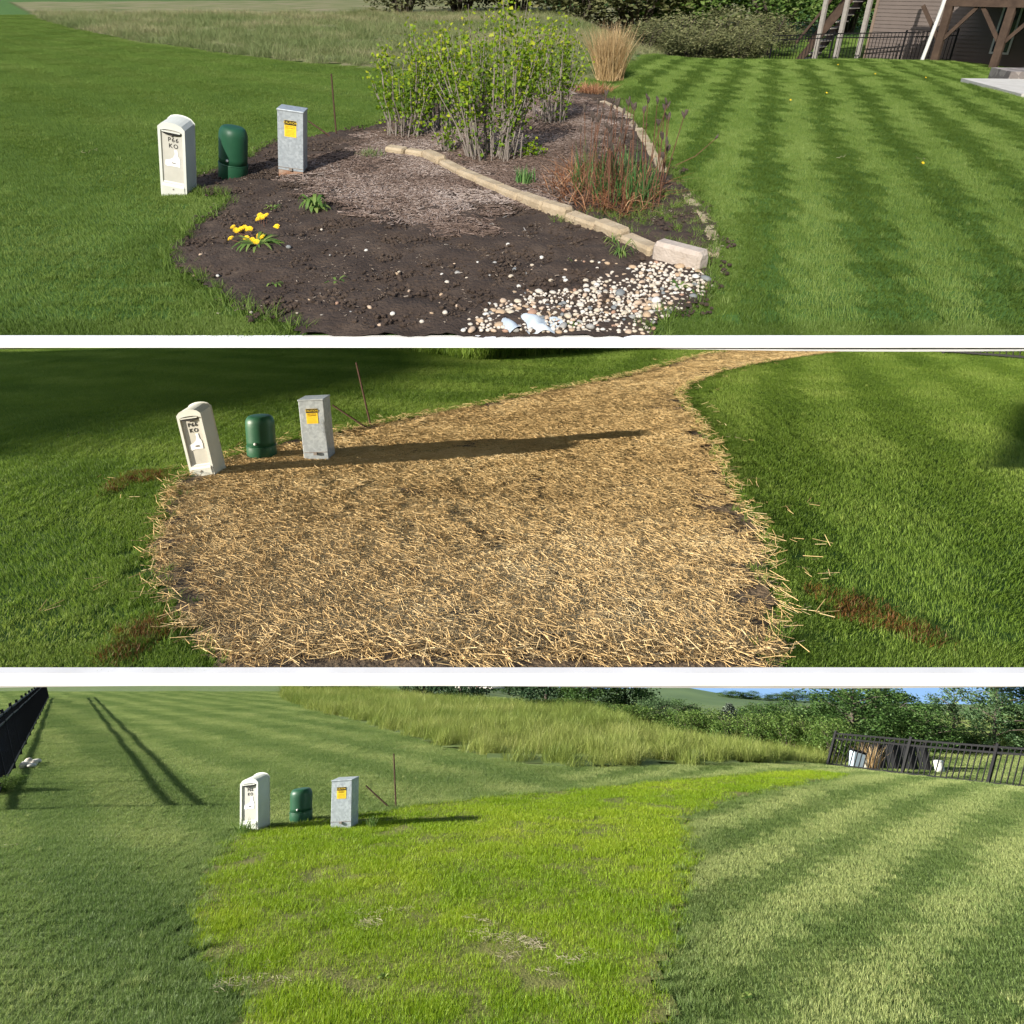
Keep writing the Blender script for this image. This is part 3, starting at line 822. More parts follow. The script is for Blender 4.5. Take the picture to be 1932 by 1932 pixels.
def pedestal(i, base, top_py, lean, yaw, w, label, letters=('P66', 'KO')):
    p = hit(i, *base); up = up_for(i, p, lean)
    h = h_for(i, p, up, top_py) * .97
    d = w * .95
    root = thing(i, 'telecom_pedestal', label, 'utility box', p, up, yaw, 'white telecom pedestals')
    O = arch_outline(w, h * .965, w * .20, drop=-.12)
    I = arch_outline(w * .80, h * .875, w * .06, drop=h * .17)
    n = len(O)
    g = Geo()
    fr = [(x, -d / 2, z) for x, z in O]
    bk = [(x * .97, d / 2, z + (h * .035 if z > 0 else 0)) for x, z in O]
    inn = [(x, -d / 2, z) for x, z in I]
    g.add(fr + bk, [tuple(range(2 * n - 1, n - 1, -1))] + [(k, n + k, n + (k + 1) % n, (k + 1) % n)[::-1] for k in range(n)])
    g.add(fr + inn, [(k, (k + 1) % n, n + (k + 1) % n, n + k) for k in range(n)])
    body = link(i, 'body', g.mesh('pedestal_body', MT['ped']), root)
    bv = body.modifiers.new('bevel', 'BEVEL'); bv.width = .008; bv.segments = 2; bv.limit_method = 'ANGLE'; bv.angle_limit = math.radians(50)
    g = Geo()
    sunk = [(x * .93, -d / 2 + .014, z * .985 + .006) for x, z in I]
    g.add(inn + sunk, [(k, (k + 1) % n, n + (k + 1) % n, n + k) for k in range(n)] + [tuple(range(n, 2 * n))])
    link(i, 'recessed_panel', g.mesh('pedestal_panel', MT['pedin']), root)
    g = Geo()
    m = 9
    ring = [(w * .34 * math.cos(t), -d / 2 - .004, h * .835 + w * .075 * math.sin(t)) for t in [math.pi + math.pi * k / m for k in range(m + 1)]] + \
           [(w * .34 * math.cos(t), -d / 2 - .004, h * .84 + w * .03 * math.sin(t)) for t in [math.pi * k / m for k in range(m + 1)]]
    g.add(ring + [(x, y + .02, z) for x, y, z in ring], [tuple(range(len(ring)))] + [(k, k + len(ring), (k + 1) % len(ring) + len(ring), (k + 1) % len(ring)) for k in range(len(ring))])
    link(i, 'grip_slot', g.mesh('pedestal_slot', MT['black']), root)
    g = Geo().box(-w * .34, w * .34, -d / 2 - .010, -d / 2 + .004, h * .842, h * .856)
    link(i, 'slot_lip', g.mesh('pedestal_lip', MT['ped']), root)
    g = Geo()
    g.add([(-w * .42, -d / 2 - .002, h * .02), (w * .42, -d / 2 - .002, h * .02), (w * .42, -d / 2 - .010, h * .13), (-w * .42, -d / 2 - .010, h * .13), (-w * .40, -d / 2 + .012, h * .19), (w * .40, -d / 2 + .012, h * .19)], [(0, 1, 2, 3), (3, 2, 5, 4)])
    link(i, 'base_lip', g.mesh('pedestal_base_lip', MT['ped']), root)
    for z in (h * .095, h * .80):
        g = Geo().lathe([(.007, 0), (.007, .006), (.004, .008)], 10)
        o = link(i, 'screw', g.mesh('pedestal_screw', MT['stem']), root); o.matrix_basis = Matrix.Translation((0, -d / 2 + (0 if z > h * .5 else -.008) + .004, z)) @ UPRIGHT
    for k, (t, z) in enumerate(zip(letters, (h * .745, h * .665))):
        o = link(i, 'lettering', text_mesh('pedestal_text', t, h * .078, MT['black'], spacing=1.25, bold=.0004), root)
        o.matrix_basis = Matrix.Translation((w * .04, -d / 2 + .012, z)) @ UPRIGHT
    st = [(-.10, .40), (.26, .40), (.27, .47), (.25, .52), (.20, .54), (.18, .62), (.06, .62), (.08, .57), (.02, .52), (-.10, .49), (-.28, .47), (-.30, .41), (-.22, .39)]
    g = Geo().add([(x * w, -d / 2 + .011, z * h) for x, z in st], [tuple(range(len(st)))])
    link(i, 'torn_sticker', g.mesh('pedestal_sticker', MT['sticker']), root)
    g = Geo()
    for k in range(3): g.tube([(-.05 * w + k * .05 * w, -d / 2 + .009, h * .44), (-.02 * w + k * .05 * w, -d / 2 + .009, h * .455), (.0 * w + k * .05 * w, -d / 2 + .009, h * .435)], .002, 4)
    link(i, 'sticker_print', g.mesh('sticker_print', MT['stem']), root)
    return root

def dome(i, base, top_py, lean, w, label):
    p = hit(i, *base); up = up_for(i, p, lean)
    h = h_for(i, p, up, top_py)
    r = w / 2
    root = thing(i, 'cable_dome', label, 'utility box', p, up, -.25, 'green cable domes')
    low = [(r * 1.0, -.12), (r * 1.0, h * .29), (r * .992, h * .30)]
    top = [(r * .985, h * .30)] + [(r * .985, h * (.30 + .45 * k / 4)) for k in range(1, 5)]
    for k in range(1, 9):
        a = math.pi / 2 * k / 8
        top.append((r * (.62 + .365 * math.cos(a)), h * (.80 + .19 * math.sin(a))))
    top += [(r * .3, h * 1.0), (r * .02, h * 1.0)]
    link(i, 'base_sleeve', Geo().lathe(low, 36).mesh('dome_base', MT['green'], True), root)
    link(i, 'cover', Geo().lathe(top, 36, 1, .94).mesh('dome_cover', MT['green'], True), root)
    g = Geo().lathe([(.011, 0), (.011, .008), (.006, .012)], 10)
    o = link(i, 'bolt', g.mesh('dome_bolt', MT['gutter']), root); o.matrix_basis = Matrix.Translation((.02, -r * .93, h * .40)) @ UPRIGHT
    g = Geo().lathe([(r * 1.006, -.004), (r * 1.012, 0), (r * 1.006, .004)], 36)
    o = link(i, 'seam', g.mesh('dome_seam', MT['green'], True), root); o.location = (0, 0, h * .30)
    return root

def cabinet(i, base, top_py, lean, yaw, w, label, rusty):
    p = hit(i, *base); up = up_for(i, p, lean)
    h = h_for(i, p, up, top_py) * .965
    d = w * .95; f = -d / 2
    root = thing(i, 'power_cabinet', label, 'utility box', p, up, yaw, 'galvanised power cabinets')
    hb = h * .13
    if rusty:
        link(i, 'rusty_plinth', Geo().box(-w * .485, w * .485, f * .97, -f * .97, -.15, hb).mesh('cabinet_plinth', MT['rust']), root)
    body = link(i, 'body', Geo().box(-w / 2, w / 2, f, -f, hb - .01 if rusty else -.15, h * .985).mesh('cabinet_body', MT['galv']), root)
    lid = link(i, 'lid', Geo().box(-w * .52, w * .52, f * 1.05, -f * 1.05, h * .975, h).mesh('cabinet_lid', MT['galv']), root)
    for o in (body, lid):
        bv = o.modifiers.new('bevel', 'BEVEL'); bv.width = .004; bv.segments = 2
    g = Geo().box(-w * .5, w * .5, f - .004, f - .0005, h * .155, h * .162)
    link(i, 'door_seam', g.mesh('cabinet_seam', MT['stem']), root)
    g = Geo().box(-.014, .014, f - .018, f, h * .12, h * .16)
    link(i, 'latch', g.mesh('cabinet_latch', MT['stem']), root)
    lw, lh, lz = w * .46, h * .235, h * .735
    lab = link(i, 'caution_label', Geo().box(-lw / 2, lw / 2, f - .002, f - .0005, lz - lh / 2, lz + lh / 2).mesh('label_plate', MT['yellow']), root)
    lab['label'] = 'yellow and black caution sticker'
    link(i, 'label_header', Geo().box(-lw * .49, lw * .49, f - .0035, f - .002, lz + lh * .22, lz + lh * .492).mesh('label_header', MT['black']), lab)
    o = link(i, 'label_word', text_mesh('label_word', 'CAUTION', lh * .185, MT['yellow'], spacing=1.0), lab)
    o.matrix_basis = Matrix.Translation((0, f - .0045, lz + lh * .355)) @ UPRIGHT
    for k, (t, sz) in enumerate((('ELECTRICAL', .11), ('EQUIPMENT', .11))):
        o = link(i, 'label_text', text_mesh('label_text', t, lh * sz, MT['yprint']), lab)
        o.matrix_basis = Matrix.Translation((0, f - .0025, lz + lh * (.14 - .11 * k))) @ UPRIGHT
    g = Geo()
    for k in range(5): g.box(-lw * (.40 - .04 * (k % 2)), lw * (.40 - .05 * (k % 3)), f - .003, f - .0022, lz - lh * (.09 + .08 * k) - .002, lz - lh * (.09 + .08 * k))
    link(i, 'label_fine_print', g.mesh('label_lines', MT['yprint']), lab)
    return root

def rod(i, base, top, label, r=.010):
    p = hit(i, *base)
    lean = (top[0] - base[0]) / (base[1] - top[1])
    up = up_for(i, p, lean)
    h = h_for(i, p, up, top[1])
    g = Geo().tube([(0, 0, -.1), (0, .0, h * .5), (0, 0, h)], [r, r * .95, r * .9], 6)
    solo(i, 'rusty_rod', g.mesh('rod', MT['rod']), label, 'stake', p, up, 0)

def px_w(i, base, px): return mpp(i, hit(i, *base)) * px

pedestal(0, (338, 364), 218, -.045, 0.0, px_w(0, (338, 364), 47), 'white telecom pedestal at the rim of the bare soil bed')
dome(0, (440, 337), 238, 0.0, px_w(0, (440, 337), 52), 'green cable dome standing on bare dark soil')
cabinet(0, (553, 331), 199, -.01, .08, px_w(0, (553, 331), 45), 'galvanised power cabinet with rusty plinth beside the wood chips', True)
rod(0, (635, 259), (625, 139), 'tall rusty rod standing behind the cabinet by the shrubs')
rod(0, (632, 263), (581, 228), 'rusty rod leaning low towards the cabinet by the shrubs')
pedestal(1, (394, 894), 760, -.24, -.04, px_w(1, (394, 894), 46), 'leaning white telecom pedestal standing in straw')
dome(1, (495, 864), 783, -.07, px_w(1, (495, 864), 54), 'dark green cable dome standing in straw')
cabinet(1, (604, 866), 745, -.10, -.02, px_w(1, (604, 866), 46), 'galvanised power cabinet standing in straw', False)
rod(1, (700, 806), (672, 684), 'tall rusty rod at the rim of the straw')
rod(1, (696, 810), (627, 764), 'rusty rod leaning low beside the straw')
pedestal(2, (481, 1563), 1459, 0.0, -.28, px_w(2, (481, 1563), 39), 'white telecom pedestal at the rim of the lime green grass')
dome(2, (568, 1549), 1487, .01, px_w(2, (568, 1549), 42), 'short green cable dome sunk in lime green grass')
cabinet(2, (650, 1561), 1465, .02, -.14, px_w(2, (650, 1561), 40), 'galvanised power cabinet in lime green grass', False)
rod(2, (747, 1524), (743, 1422), 'tall rusty rod at the rim of the lime green grass')
rod(2, (735, 1524), (690, 1482), 'rusty rod leaning low beside the lime green grass')

# ------------------------------------------------------------------ edging blocks
def edging(i, name, pts, label, hgt, wid, m, last=None):
    P = [hit(i, *q) for q in pts]
    c = P[len(P) // 2]
    root = thing(i, name, label, 'edging', c)
    for k in range(len(P) - 1):
        a, b = P[k] - c, P[k + 1] - c
        d = (b - a); L = d.length - .018
        big = last is not None and k == len(P) - 2
        h = hgt * (1.35 if big else random.uniform(.82, 1.12)); w = wid * (1.05 if big else 1)
        me = Geo()
        # one block: bevelled prism with a flared tongue and groove end
        prof = [(-w / 2, -.05), (w / 2, -.05), (w / 2, h * .78), (w * .36, h), (-w * .36, h), (-w / 2, h * .78)]
        v = []
        for t in (0, .05, .95, 1):
            sc = .74 if t in (0, 1) else 1
            v += [(x * sc, L * t, z * (.84 if t in (0, 1) and z > 0 else 1)) for x, z in prof]
        n = len(prof)
        f = [(r * n + j, r * n + (j + 1) % n, (r + 1) * n + (j + 1) % n, (r + 1) * n + j) for r in range(3) for j in range(n)]
        f += [tuple(range(n - 1, -1, -1)), tuple(range(3 * n, 4 * n))]
        v = [(x + random.uniform(-.004, .004), y, z + random.uniform(-.004, .004)) for x, y, z in v]
        me.add(v, f)
        o = link(i, 'block', me.mesh('edging_block', MT['block2'] if big else m), root)
        q = d.to_track_quat('Y', 'Z').to_matrix().to_4x4(); q.translation = a
        o.matrix_basis = q @ Matrix.Rotation(random.uniform(-.09, .09), 4, 'Y') @ Matrix.Rotation(random.uniform(-.05, .05), 4, 'Z')
        if big: o['label'] = 'larger pale end block'
    return root

edging(0, 'garden_edging', [(733, 292), (770, 297), (806, 303), (838, 318), (872, 338), (905, 352), (945, 370), (985, 386), (1030, 406), (1075, 420), (1130, 440), (1180, 462), (1236, 490), (1330, 516)],
       'curved row of tan concrete blocks in front of the shrubs', .105, .12, MT['block'], True)
edging(0, 'garden_edging', [(1135, 196), (1162, 208), (1186, 226), (1204, 248), (1222, 274), (1240, 304), (1256, 332)], 'sunken row of tan blocks between dry foliage and lawn', .05, .11, MT['block'])
edging(0, 'garden_edging', [(1286, 362), (1302, 384), (1322, 404), (1338, 432), (1346, 462), (1340, 490)], 'half buried tan blocks at the corner of the lawn', .04, .10, MT['block'])

# ------------------------------------------------------------------ pebbles, chips and bits on the soil
def pebble_mesh(seed):
    r = random.Random(seed)
    bm = bmesh.new()
    bmesh.ops.create_icosphere(bm, subdivisions=2, radius=.5)
    a, b, c = r.uniform(.8, 1.1), r.uniform(.6, .85), r.uniform(.42, .6)
    for v in bm.verts:
        n = 1 + .10 * math.sin(v.co.x * 5 + seed) + .08 * math.sin(v.co.y * 6 + seed * 2)
        v.co = Vector((v.co.x * a * n, v.co.y * b * n, v.co.z * c * n)) * (1 + .14 * math.sin(v.co.x * 3.1 + seed * 1.7) * math.cos(v.co.y * 2.3 - seed))
    me = bpy.data.meshes.new('pebble'); bm.to_mesh(me); bm.free()
    me.polygons.foreach_set('use_smooth', [True] * len(me.polygons))
    return me
pcols = [(.50, .43, .33), (.53, .48, .41), (.43, .31, .20), (.31, .30, .28), (.48, .36, .26), (.19, .20, .20), (.57, .55, .50), (.36, .22, .15)]
pnames = ['cream', 'off white', 'tan', 'grey', 'sandy', 'dark slate', 'white', 'rust brown']
pm = []
for k in range(16):
    me = pebble_mesh(k); c = pcols[k % 8]
    me.materials.append(mat('pebble_%d' % k, [tuple(x * .8 for x in c), tuple(min(.85, x * 1.12) for x in c)], 60, rough=.7, bump=.1)); pm.append(me)
def pebble(p2, size, label, group):
    k = random.choices(range(16), weights=[3, 4, 3, 2, 3, .9, 2.5, 1] * 2)[0]; me = pm[k]
    label = pnames[k % 8] + ' ' + label; group = pnames[k % 8] + ' ' + group
    z = float(gz(0, *p2)) + .028
    o = solo(0, 'pebble', me, label, 'pebble', (p2[0], p2[1], z + size * .10), group=group)
    o.matrix_basis = o.matrix_basis @ Matrix.Rotation(random.uniform(0, 6.3), 4, 'Z') @ Matrix.Rotation(random.uniform(-.3, .3), 4, 'X') @ Matrix.Scale(size, 4)
cand = rng.uniform(GRAVEL.min(0), GRAVEL.max(0), (14000, 2))
cand = cand[inside(GRAVEL, cand[:, 0], cand[:, 1]) & (cand[:, 1] > Y1F + .05)]
chosen = []
for c in cand:
    sz = float(np.clip(rng.lognormal(math.log(.034), .38), .014, .075))
    dens = min(1.0, .25 + 2.5 * float(edge_dist(GRAVEL, np.array([c[0]]), np.array([c[1]]))[0]))
    if rng.random() > dens: continue
    if all((c[0] - q[0]) ** 2 + (c[1] - q[1]) ** 2 > (.38 * (sz + q[2])) ** 2 for q in chosen): chosen.append((c[0], c[1], sz))
chosen.sort(key=lambda q: -q[2] / q[1])
for q in chosen[:230]: pebble(q[:2], q[2], 'river pebble among the rounded stones of the gravel patch', 'pebbles of the gravel patch')
rest = chosen[230:]
V = []; Fc = []; base = np.array([v.co[:] for v in pm[1].vertices]); fb = np.array([p_.vertices[:] for p_ in pm[1].polygons])
for k, q in enumerate(rest):
    a = rng.random() * 6.3; c_, s_ = math.cos(a), math.sin(a)
    b = base * q[2]; V.append(np.stack([b[:, 0] * c_ - b[:, 1] * s_ + q[0], b[:, 0] * s_ + b[:, 1] * c_ + q[1], b[:, 2] + float(gz(0, q[0], q[1])) + .028 + q[2] * .15], 1)); Fc.append(fb + k * len(base))
if rest:
    o = link(0, 'gravel', np_mesh('gravel', np.vstack(V), np.vstack(Fc), mat('gravel_stone', [(.34, .29, .23), (.54, .47, .39), (.66, .61, .54)], 18, rough=.8), smooth=True))
    tag(o, 'small pale gravel filling gaps between the river pebbles', 'gravel', kind='stuff')
loose = [(545, 474), (372, 495), (380, 488), (375, 500), (392, 496), (410, 528), (366, 527), (610, 442), (655, 470), (745, 525), (750, 520), (770, 560), (815, 600), (850, 610), (720, 620), (640, 585), (560, 600), (585, 575), (905, 505), (960, 470), (840, 470), (690, 480), (1000, 520), (1120, 500), (1210, 470), (780, 440), (930, 430), (680, 400), (735, 380), (660, 600), (795, 615), (700, 590), (620, 490), (575, 520), (870, 560), (1070, 540), (830, 530), (740, 600), (610, 610), (480, 600)]
loose += [(random.uniform(830, 1230), random.uniform(495, 610)) for k in range(60)]
for q in loose:
    h_ = hit(0, q[0] + random.uniform(-4, 4), q[1] + random.uniform(-3, 3))
    pebble((h_.x, h_.y), random.uniform(.018, .046), 'pebble lying alone on the bare dark soil', 'loose pebbles on the soil')

def area_pts(P, n):
    q = rng.uniform(P.min(0), P.max(0), (n, 2)); return q[inside(P, q[:, 0], q[:, 1])]
q = area_pts(MULCH, 5200); q = q[inside(BED1, q[:, 0], q[:, 1])]
q = q[rng.random(len(q)) < sstep(edge_dist(MULCH, q[:, 0], q[:, 1]) + .5 * (vnoise(q[:, 0], q[:, 1], .35) - .3), .0, .75)]
scatter(0, 'wood_chips', 'chips', np.column_stack([q, gz(0, q[:, 0], q[:, 1]) + .031]), rng.uniform(.8, 1.3, len(q)), np.clip(.5 + .6 * (vnoise(q[:, 0], q[:, 1], .5) - .5) + rng.normal(0, .1, len(q)), 0, 1), 'weathered wood chips around the shrubs and along the edging', 'mulch', pick=rng.integers(0, 6, len(q)))
q = area_pts(BED1, 2800); q = q[(q[:, 1] > Y1F + .12) & (rng.random(len(q)) < .15 + .85 * vnoise(q[:, 0], q[:, 1], .4))]
scatter(0, 'soil_bits', 'bits', np.column_stack([q, gz(0, q[:, 0], q[:, 1]) + .031]), rng.uniform(.4, 1.3, len(q)), rng.beta(1.2, 1.6, len(q)), 'small pale stones and chips scattered through the dark soil', 'gravel', pick=rng.integers(0, 6, len(q)))
def clod_clump(seed):
    r = random.Random(seed); bm = bmesh.new()
    for k in range(26):
        rad = r.uniform(.004, .016); a = r.random() * 6.3; q = .14 * math.sqrt(r.random())
        o_ = bmesh.ops.create_icosphere(bm, subdivisions=1, radius=rad)
        for v in o_['verts']:
            v.co = Vector((v.co.x * r.uniform(.7, 1.3), v.co.y * r.uniform(.7, 1.3), v.co.z * r.uniform(.5, .9))) + Vector((q * math.cos(a), q * math.sin(a), rad * .2))
    me = bpy.data.meshes.new('clods'); bm.to_mesh(me); bm.free(); me.materials.append(MT['soil']); return me
proto('clods', [clod_clump(k) for k in range(6)])
q = area_pts(BED1, 2400); q = q[(q[:, 1] > Y1F + .16) & (rng.random(len(q)) < .25 + .75 * vnoise(q[:, 0], q[:, 1], .5))]
scatter(0, 'soil_clods', 'clods', np.column_stack([q, gz(0, q[:, 0], q[:, 1]) + .030]), rng.uniform(.5, 1.4, len(q)), np.ones(len(q)), 'crumbly dark clods lying on the bare soil', 'soil')
# long sticks lying on the soil
for k, (a, b) in enumerate((((905, 440), (965, 408)), ((985, 430), (1000, 470)), ((690, 372), (720, 350)))):
    A, B = hit(0, *a), hit(0, *b)
    g = Geo().tube([Vector((0, 0, .02)), (B - A) * .5 + Vector((.01, .01, .03)), (B - A) + Vector((0, 0, .02))], [.006, .005, .003], 5)
    solo(0, 'dry_stick', g.mesh('stick', MT['pale_timber']), ('long pale dry stick lying beside the edging', 'short crooked stick lying on open soil', 'pale stick lying among the wood chips')[k], 'stick', A)
# white plastic sheet sticking out of the gravel at the front
P = [hit(0, *q) for q in ((948, 636), (965, 622), (1000, 616), (1035, 612), (1042, 622), (1022, 637))]
c = sum(P, Vector()) / len(P)
xs, ys = np.meshgrid(np.linspace(-.17, .17, 22), np.linspace(-.09, .10, 14))
zz = .02 + .035 * vnoise(xs, ys, .05) * (1 - (xs / .19) ** 2) + .02 * np.sin(xs * 40 + ys * 20) - .25 * np.maximum(0, np.hypot(xs, ys * 1.6) - .13)
V = np.stack([xs, ys, zz], -1).reshape(-1, 3); k = (np.arange(13)[:, None] * 22 + np.arange(21)[None]).ravel()[:, None]
solo(0, 'plastic_sheet', np_mesh('plastic_sheet', V, k + np.array([0, 1, 23, 22]), MT['sheet'], smooth=True), 'crumpled white plastic sheet poking out of the gravel', 'sheet', (c.x, max(c.y, Y1F + .12), c.z + .01))

# ------------------------------------------------------------------ plants of the bed
def shrub(base, top_py, half_px, nst, label, seed, leaf=.036, nl=1500, dens_low=.25, bare_top=0):
    g = np.random.default_rng(seed)
    p = hit(0, *base); up = up_for(0, p, 0); H = h_for(0, p, up, top_py); R = half_px * mpp(0, p)
    root = thing(0, 'shrub', label, 'shrub', p, up, 0, 'leafy shrubs in the bed')
    C = []
    for k in range(nst):
        a = g.random() * 2 * math.pi; r0 = .42 * R * math.sqrt(g.random()); r1 = R * math.sqrt(g.random())
        h = H * g.uniform(.62, 1.04) * (1 - .16 * (r1 / R) ** 2)
        pts = []
        for t in (0, .25, .5, .75, 1):
            r = r0 + (r1 - r0) * (t ** 1.1)
            pts.append(Vector((r * math.cos(a) + g.normal(0, .015), r * .75 * math.sin(a) + g.normal(0, .015), h * t - (.04 if t == 0 else 0))))
        gg = Geo().tube(pts, [.008, .007, .006, .0045, .002], 5, False)
        link(0, 'stem', gg.mesh('shrub_stem', MT['stem']), root)
        m = int(nl / nst * (h / H))
        ts = np.clip(g.beta(1.6, 1.1, m), 0, 1)
        ts = ts[(g.random(m) < np.where(ts < .35, dens_low, 1))]
        for t in ts:
            j = min(int(t * 4), 3); f = t * 4 - j
            q = pts[j].lerp(pts[j + 1], f)
            C.append((q.x + g.normal(0, .038), q.y + g.normal(0, .038), q.z + g.normal(0, .03)))
    C = np.array(C)
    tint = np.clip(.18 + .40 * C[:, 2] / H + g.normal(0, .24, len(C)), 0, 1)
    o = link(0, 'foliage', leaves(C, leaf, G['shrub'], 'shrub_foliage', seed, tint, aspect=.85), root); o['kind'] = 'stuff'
    return root
shrub((765, 262), 78, 84, 34, 'broad leafy shrub nearest the rusty rods', 1, nl=3200)
shrub((840, 250), 20, 84, 34, 'tall leafy shrub growing between the two other leafy shrubs', 2, nl=3300)
shrub((930, 305), -12, 118, 54, 'large leafy shrub with many grey stems behind the edging blocks', 3, nl=6200)
shrub((1035, 235), 22, 76, 28, 'leafy shrub beside the dry red brown foliage', 4, nl=2800)
for k, (b, t, hp, lb) in enumerate((((845, 292), 200, 40, 'low yellow green sucker at the foot of the large shrub'), ((1000, 300), 262, 22, 'small leafy sucker beside the iris clump'))):
    shrub(b, t, hp, 8, lb, 20 + k, nl=260, dens_low=1.0)

def blade_plant(i, base, n, rad_px, h_px, w, m, label, cat, name, seed=0, bend=.5, splay=.5, tl=0., th=1.):
    p = hit(i, *base); s = mpp(i, p)
    me = blades(name, n, rad_px * s, h_px * s * .6, h_px * s, w, m, bend, splay, seed, tint_lo=tl, tint_hi=th)
    return solo(i, name, me, label, cat, p)
blade_plant(0, (990, 352), 55, 20, 42, .016, G['iris'], 'upright green iris clump behind the edging blocks', 'plant', 'iris_clump', 1, .15, .25)
# dried perennial: dead arching foliage, green shoots and dark seed heads on tall stalks
p = hit(0, 1140, 385); s = mpp(0, p); up = up_for(0, p, 0)
root = thing(0, 'dry_perennial', 'dead red brown perennial with tall dark seed heads beside the lawn', 'plant', p, up)
o = link(0, 'dead_foliage', blades('dead_foliage', 1000, 100 * s, 18 * s, 62 * s, .007, G['dead'], 1.5, 1.1, 5), root); o['kind'] = 'stuff'; o.scale = (1, 1.9, 1); o.location = (0, .35, 0)
o = link(0, 'green_shoots', blades('green_shoots', 320, 85 * s, 30 * s, 85 * s, .011, G['iris'], .2, .3, 6), root); o['kind'] = 'stuff'; o.scale = (1, 1.9, 1); o.location = (.15, .45, 0)
for k in range(44):
    a = random.random() * 6.3; r = 95 * s * math.sqrt(random.random())
    b = Vector((r * math.cos(a) + .12, r * 1.9 * math.sin(a) + .3, 0)); h = random.uniform(95, 165) * s
    t = b + Vector((random.uniform(-.05, .28) * h, random.uniform(-.1, .1) * h, h))
    g = Geo().tube([b, b.lerp(t, .55) + Vector((random.uniform(-.02, .02), 0, 0)), t], [.0045, .004, .003], 5, False)
    st = link(0, 'stalk', g.mesh('stalk', MT['redstem']), root)
    g = Geo()
    for j in range(random.choice((2, 3, 3))):
        d = Vector((random.uniform(-.45, .45), random.uniform(-.4, .4), 1)).normalized()
        q = t - Vector((0, 0, random.uniform(0, .04)))
        g.tube([q, q + d * .022, q + d * .05, q + d * .062], [.003, .010, .008, .001], 6, False)
    link(0, 'seed_head', g.mesh('seed_head', MT['seed']), st)
o = solo(0, 'leaning_stalk', Geo().tube([(0, 0, 0), (.25, 0, .12), (.42, 0, .28)], [.004, .004, .003], 5).mesh('leaning_stalk', MT['redstem']), 'single dry stalk leaning out over the lawn', 'plant', hit(0, 1262, 318))
link(0, 'seed_head', Geo().tube([(.42, 0, .28), (.435, 0, .30), (.45, 0, .33)], [.004, .012, .002], 6).mesh('seed_head', MT['seed']), o)
# tan ornamental grasses
blade_plant(0, (1150, 152), 700, 26, 108, .012, G['tan'], 'tall tan ornamental grass behind the shrubs', 'ornamental grass', 'ornamental_grass', 8, .25, .50)
for k, q in enumerate(((1300, 106), (1340, 107), (1385, 106))):
    blade_plant(0, q, 260, 13, 18, .012, G['tan'], 'low clump of tan dry grass at the far rim of the spring lawn', 'ornamental grass', 'dry_grass_clump', 10 + k, 1.3, .9)['group'] = 'low tan clumps'
blade_plant(0, (1118, 178), 500, 34, 26, .012, G['dead'], 'flattened dry brown grass in front of the tan ornamental grass', 'plant', 'flattened_grass', 14, 1.4, 1.0, .35, 1.)

def rosette(i, base, n, r_px, label, name='weed', m='weed', seed=0, lift=.35, wid=.16):
    g = np.random.default_rng(seed)
    p = hit(i, *base); R = r_px * mpp(i, p)
    root = thing(i, name, label, 'plant', p + Vector((0, 0, .008)))
    for k in range(n):
        a = 2 * math.pi * k / n + g.normal(0, .25); L = R * g.uniform(.6, 1.1); w = L * wid
        d = Vector((math.cos(a), math.sin(a), 0)); sd = Vector((-d.y, d.x, 0)); e = g.uniform(.5, 1.3) * lift
        v = []
        for t, ww in ((.05, .25), (.35, .8), (.65, 1.0), (.88, .6)):
            c = d * (L * t) + Vector((0, 0, L * e * math.sin(t * 2.6)))
            v += [c + sd * w * ww, c - sd * w * ww]
        v.append(d * L + Vector((0, 0, L * e * .5)))
        me = np_mesh('leaf', [q[:] for q in v], [(0, 1, 3), (0, 3, 2), (2, 3, 5), (2, 5, 4), (4, 5, 7), (4, 7, 6), (6, 7, 8)], G[m], [g.uniform(.1, .9)] * 9, True)
        link(i, 'leaf', me, root)
    return root
d = rosette(0, (487, 470), 46, 52, 'flowering dandelion clump with many yellow heads on the soil', 'dandelion', seed=1, lift=.32, wid=.055)
s = mpp(0, hit(0, 487, 470))
fm = Geo()
for k in range(34):
    a = 2.4 * k; r = .026 * math.sqrt(k / 34); t = r / .026
    c = Vector((r * math.cos(a), r * math.sin(a), .012 * (1 - t * t)))
    dd = Vector((math.cos(a), math.sin(a), .25)); sd = Vector((-math.sin(a), math.cos(a), 0))
    fm.add([c - sd * .003, c + sd * .003, c + dd * .012 + sd * .003, c + dd * .012 - sd * .003], [(0, 1, 2, 3)])
fm.lathe([(.004, -.012), (.008, -.004), (.015, .002)], 10)
fmesh = fm.mesh('dandelion_flower', MT['dflower'])
for q in ((466, 437), (474, 432), (483, 436), (455, 448), (461, 441), (478, 447), (497, 455), (470, 463), (486, 472), (500, 462), (441, 463), (513, 418), (504, 415), (520, 412), (533, 430), (452, 441), (508, 412), (480, 466)):
    h_ = hit(0, *q) - hit(0, 487, 470)
    z = random.uniform(.02, .06)
    b = Vector((h_.x * .5, h_.y * .5, 0)); t = Vector((h_.x, h_.y * .75, z))
    st = link(0, 'flower_stalk', Geo().tube([b, b.lerp(t, .5) + Vector((0, 0, .01)), t], .0025, 5).mesh('flower_stalk', MT['redstem']), d)
    fo = link(0, 'flower_head', fmesh, st); fo.matrix_basis = Matrix.Translation(t + Vector((0, 0, .012))) @ Matrix.Rotation(random.uniform(.3, .8), 4, 'X') @ Matrix.Rotation(random.uniform(-.4, .4), 4, 'Y') @ Matrix.Scale(random.uniform(.55, .85), 4)
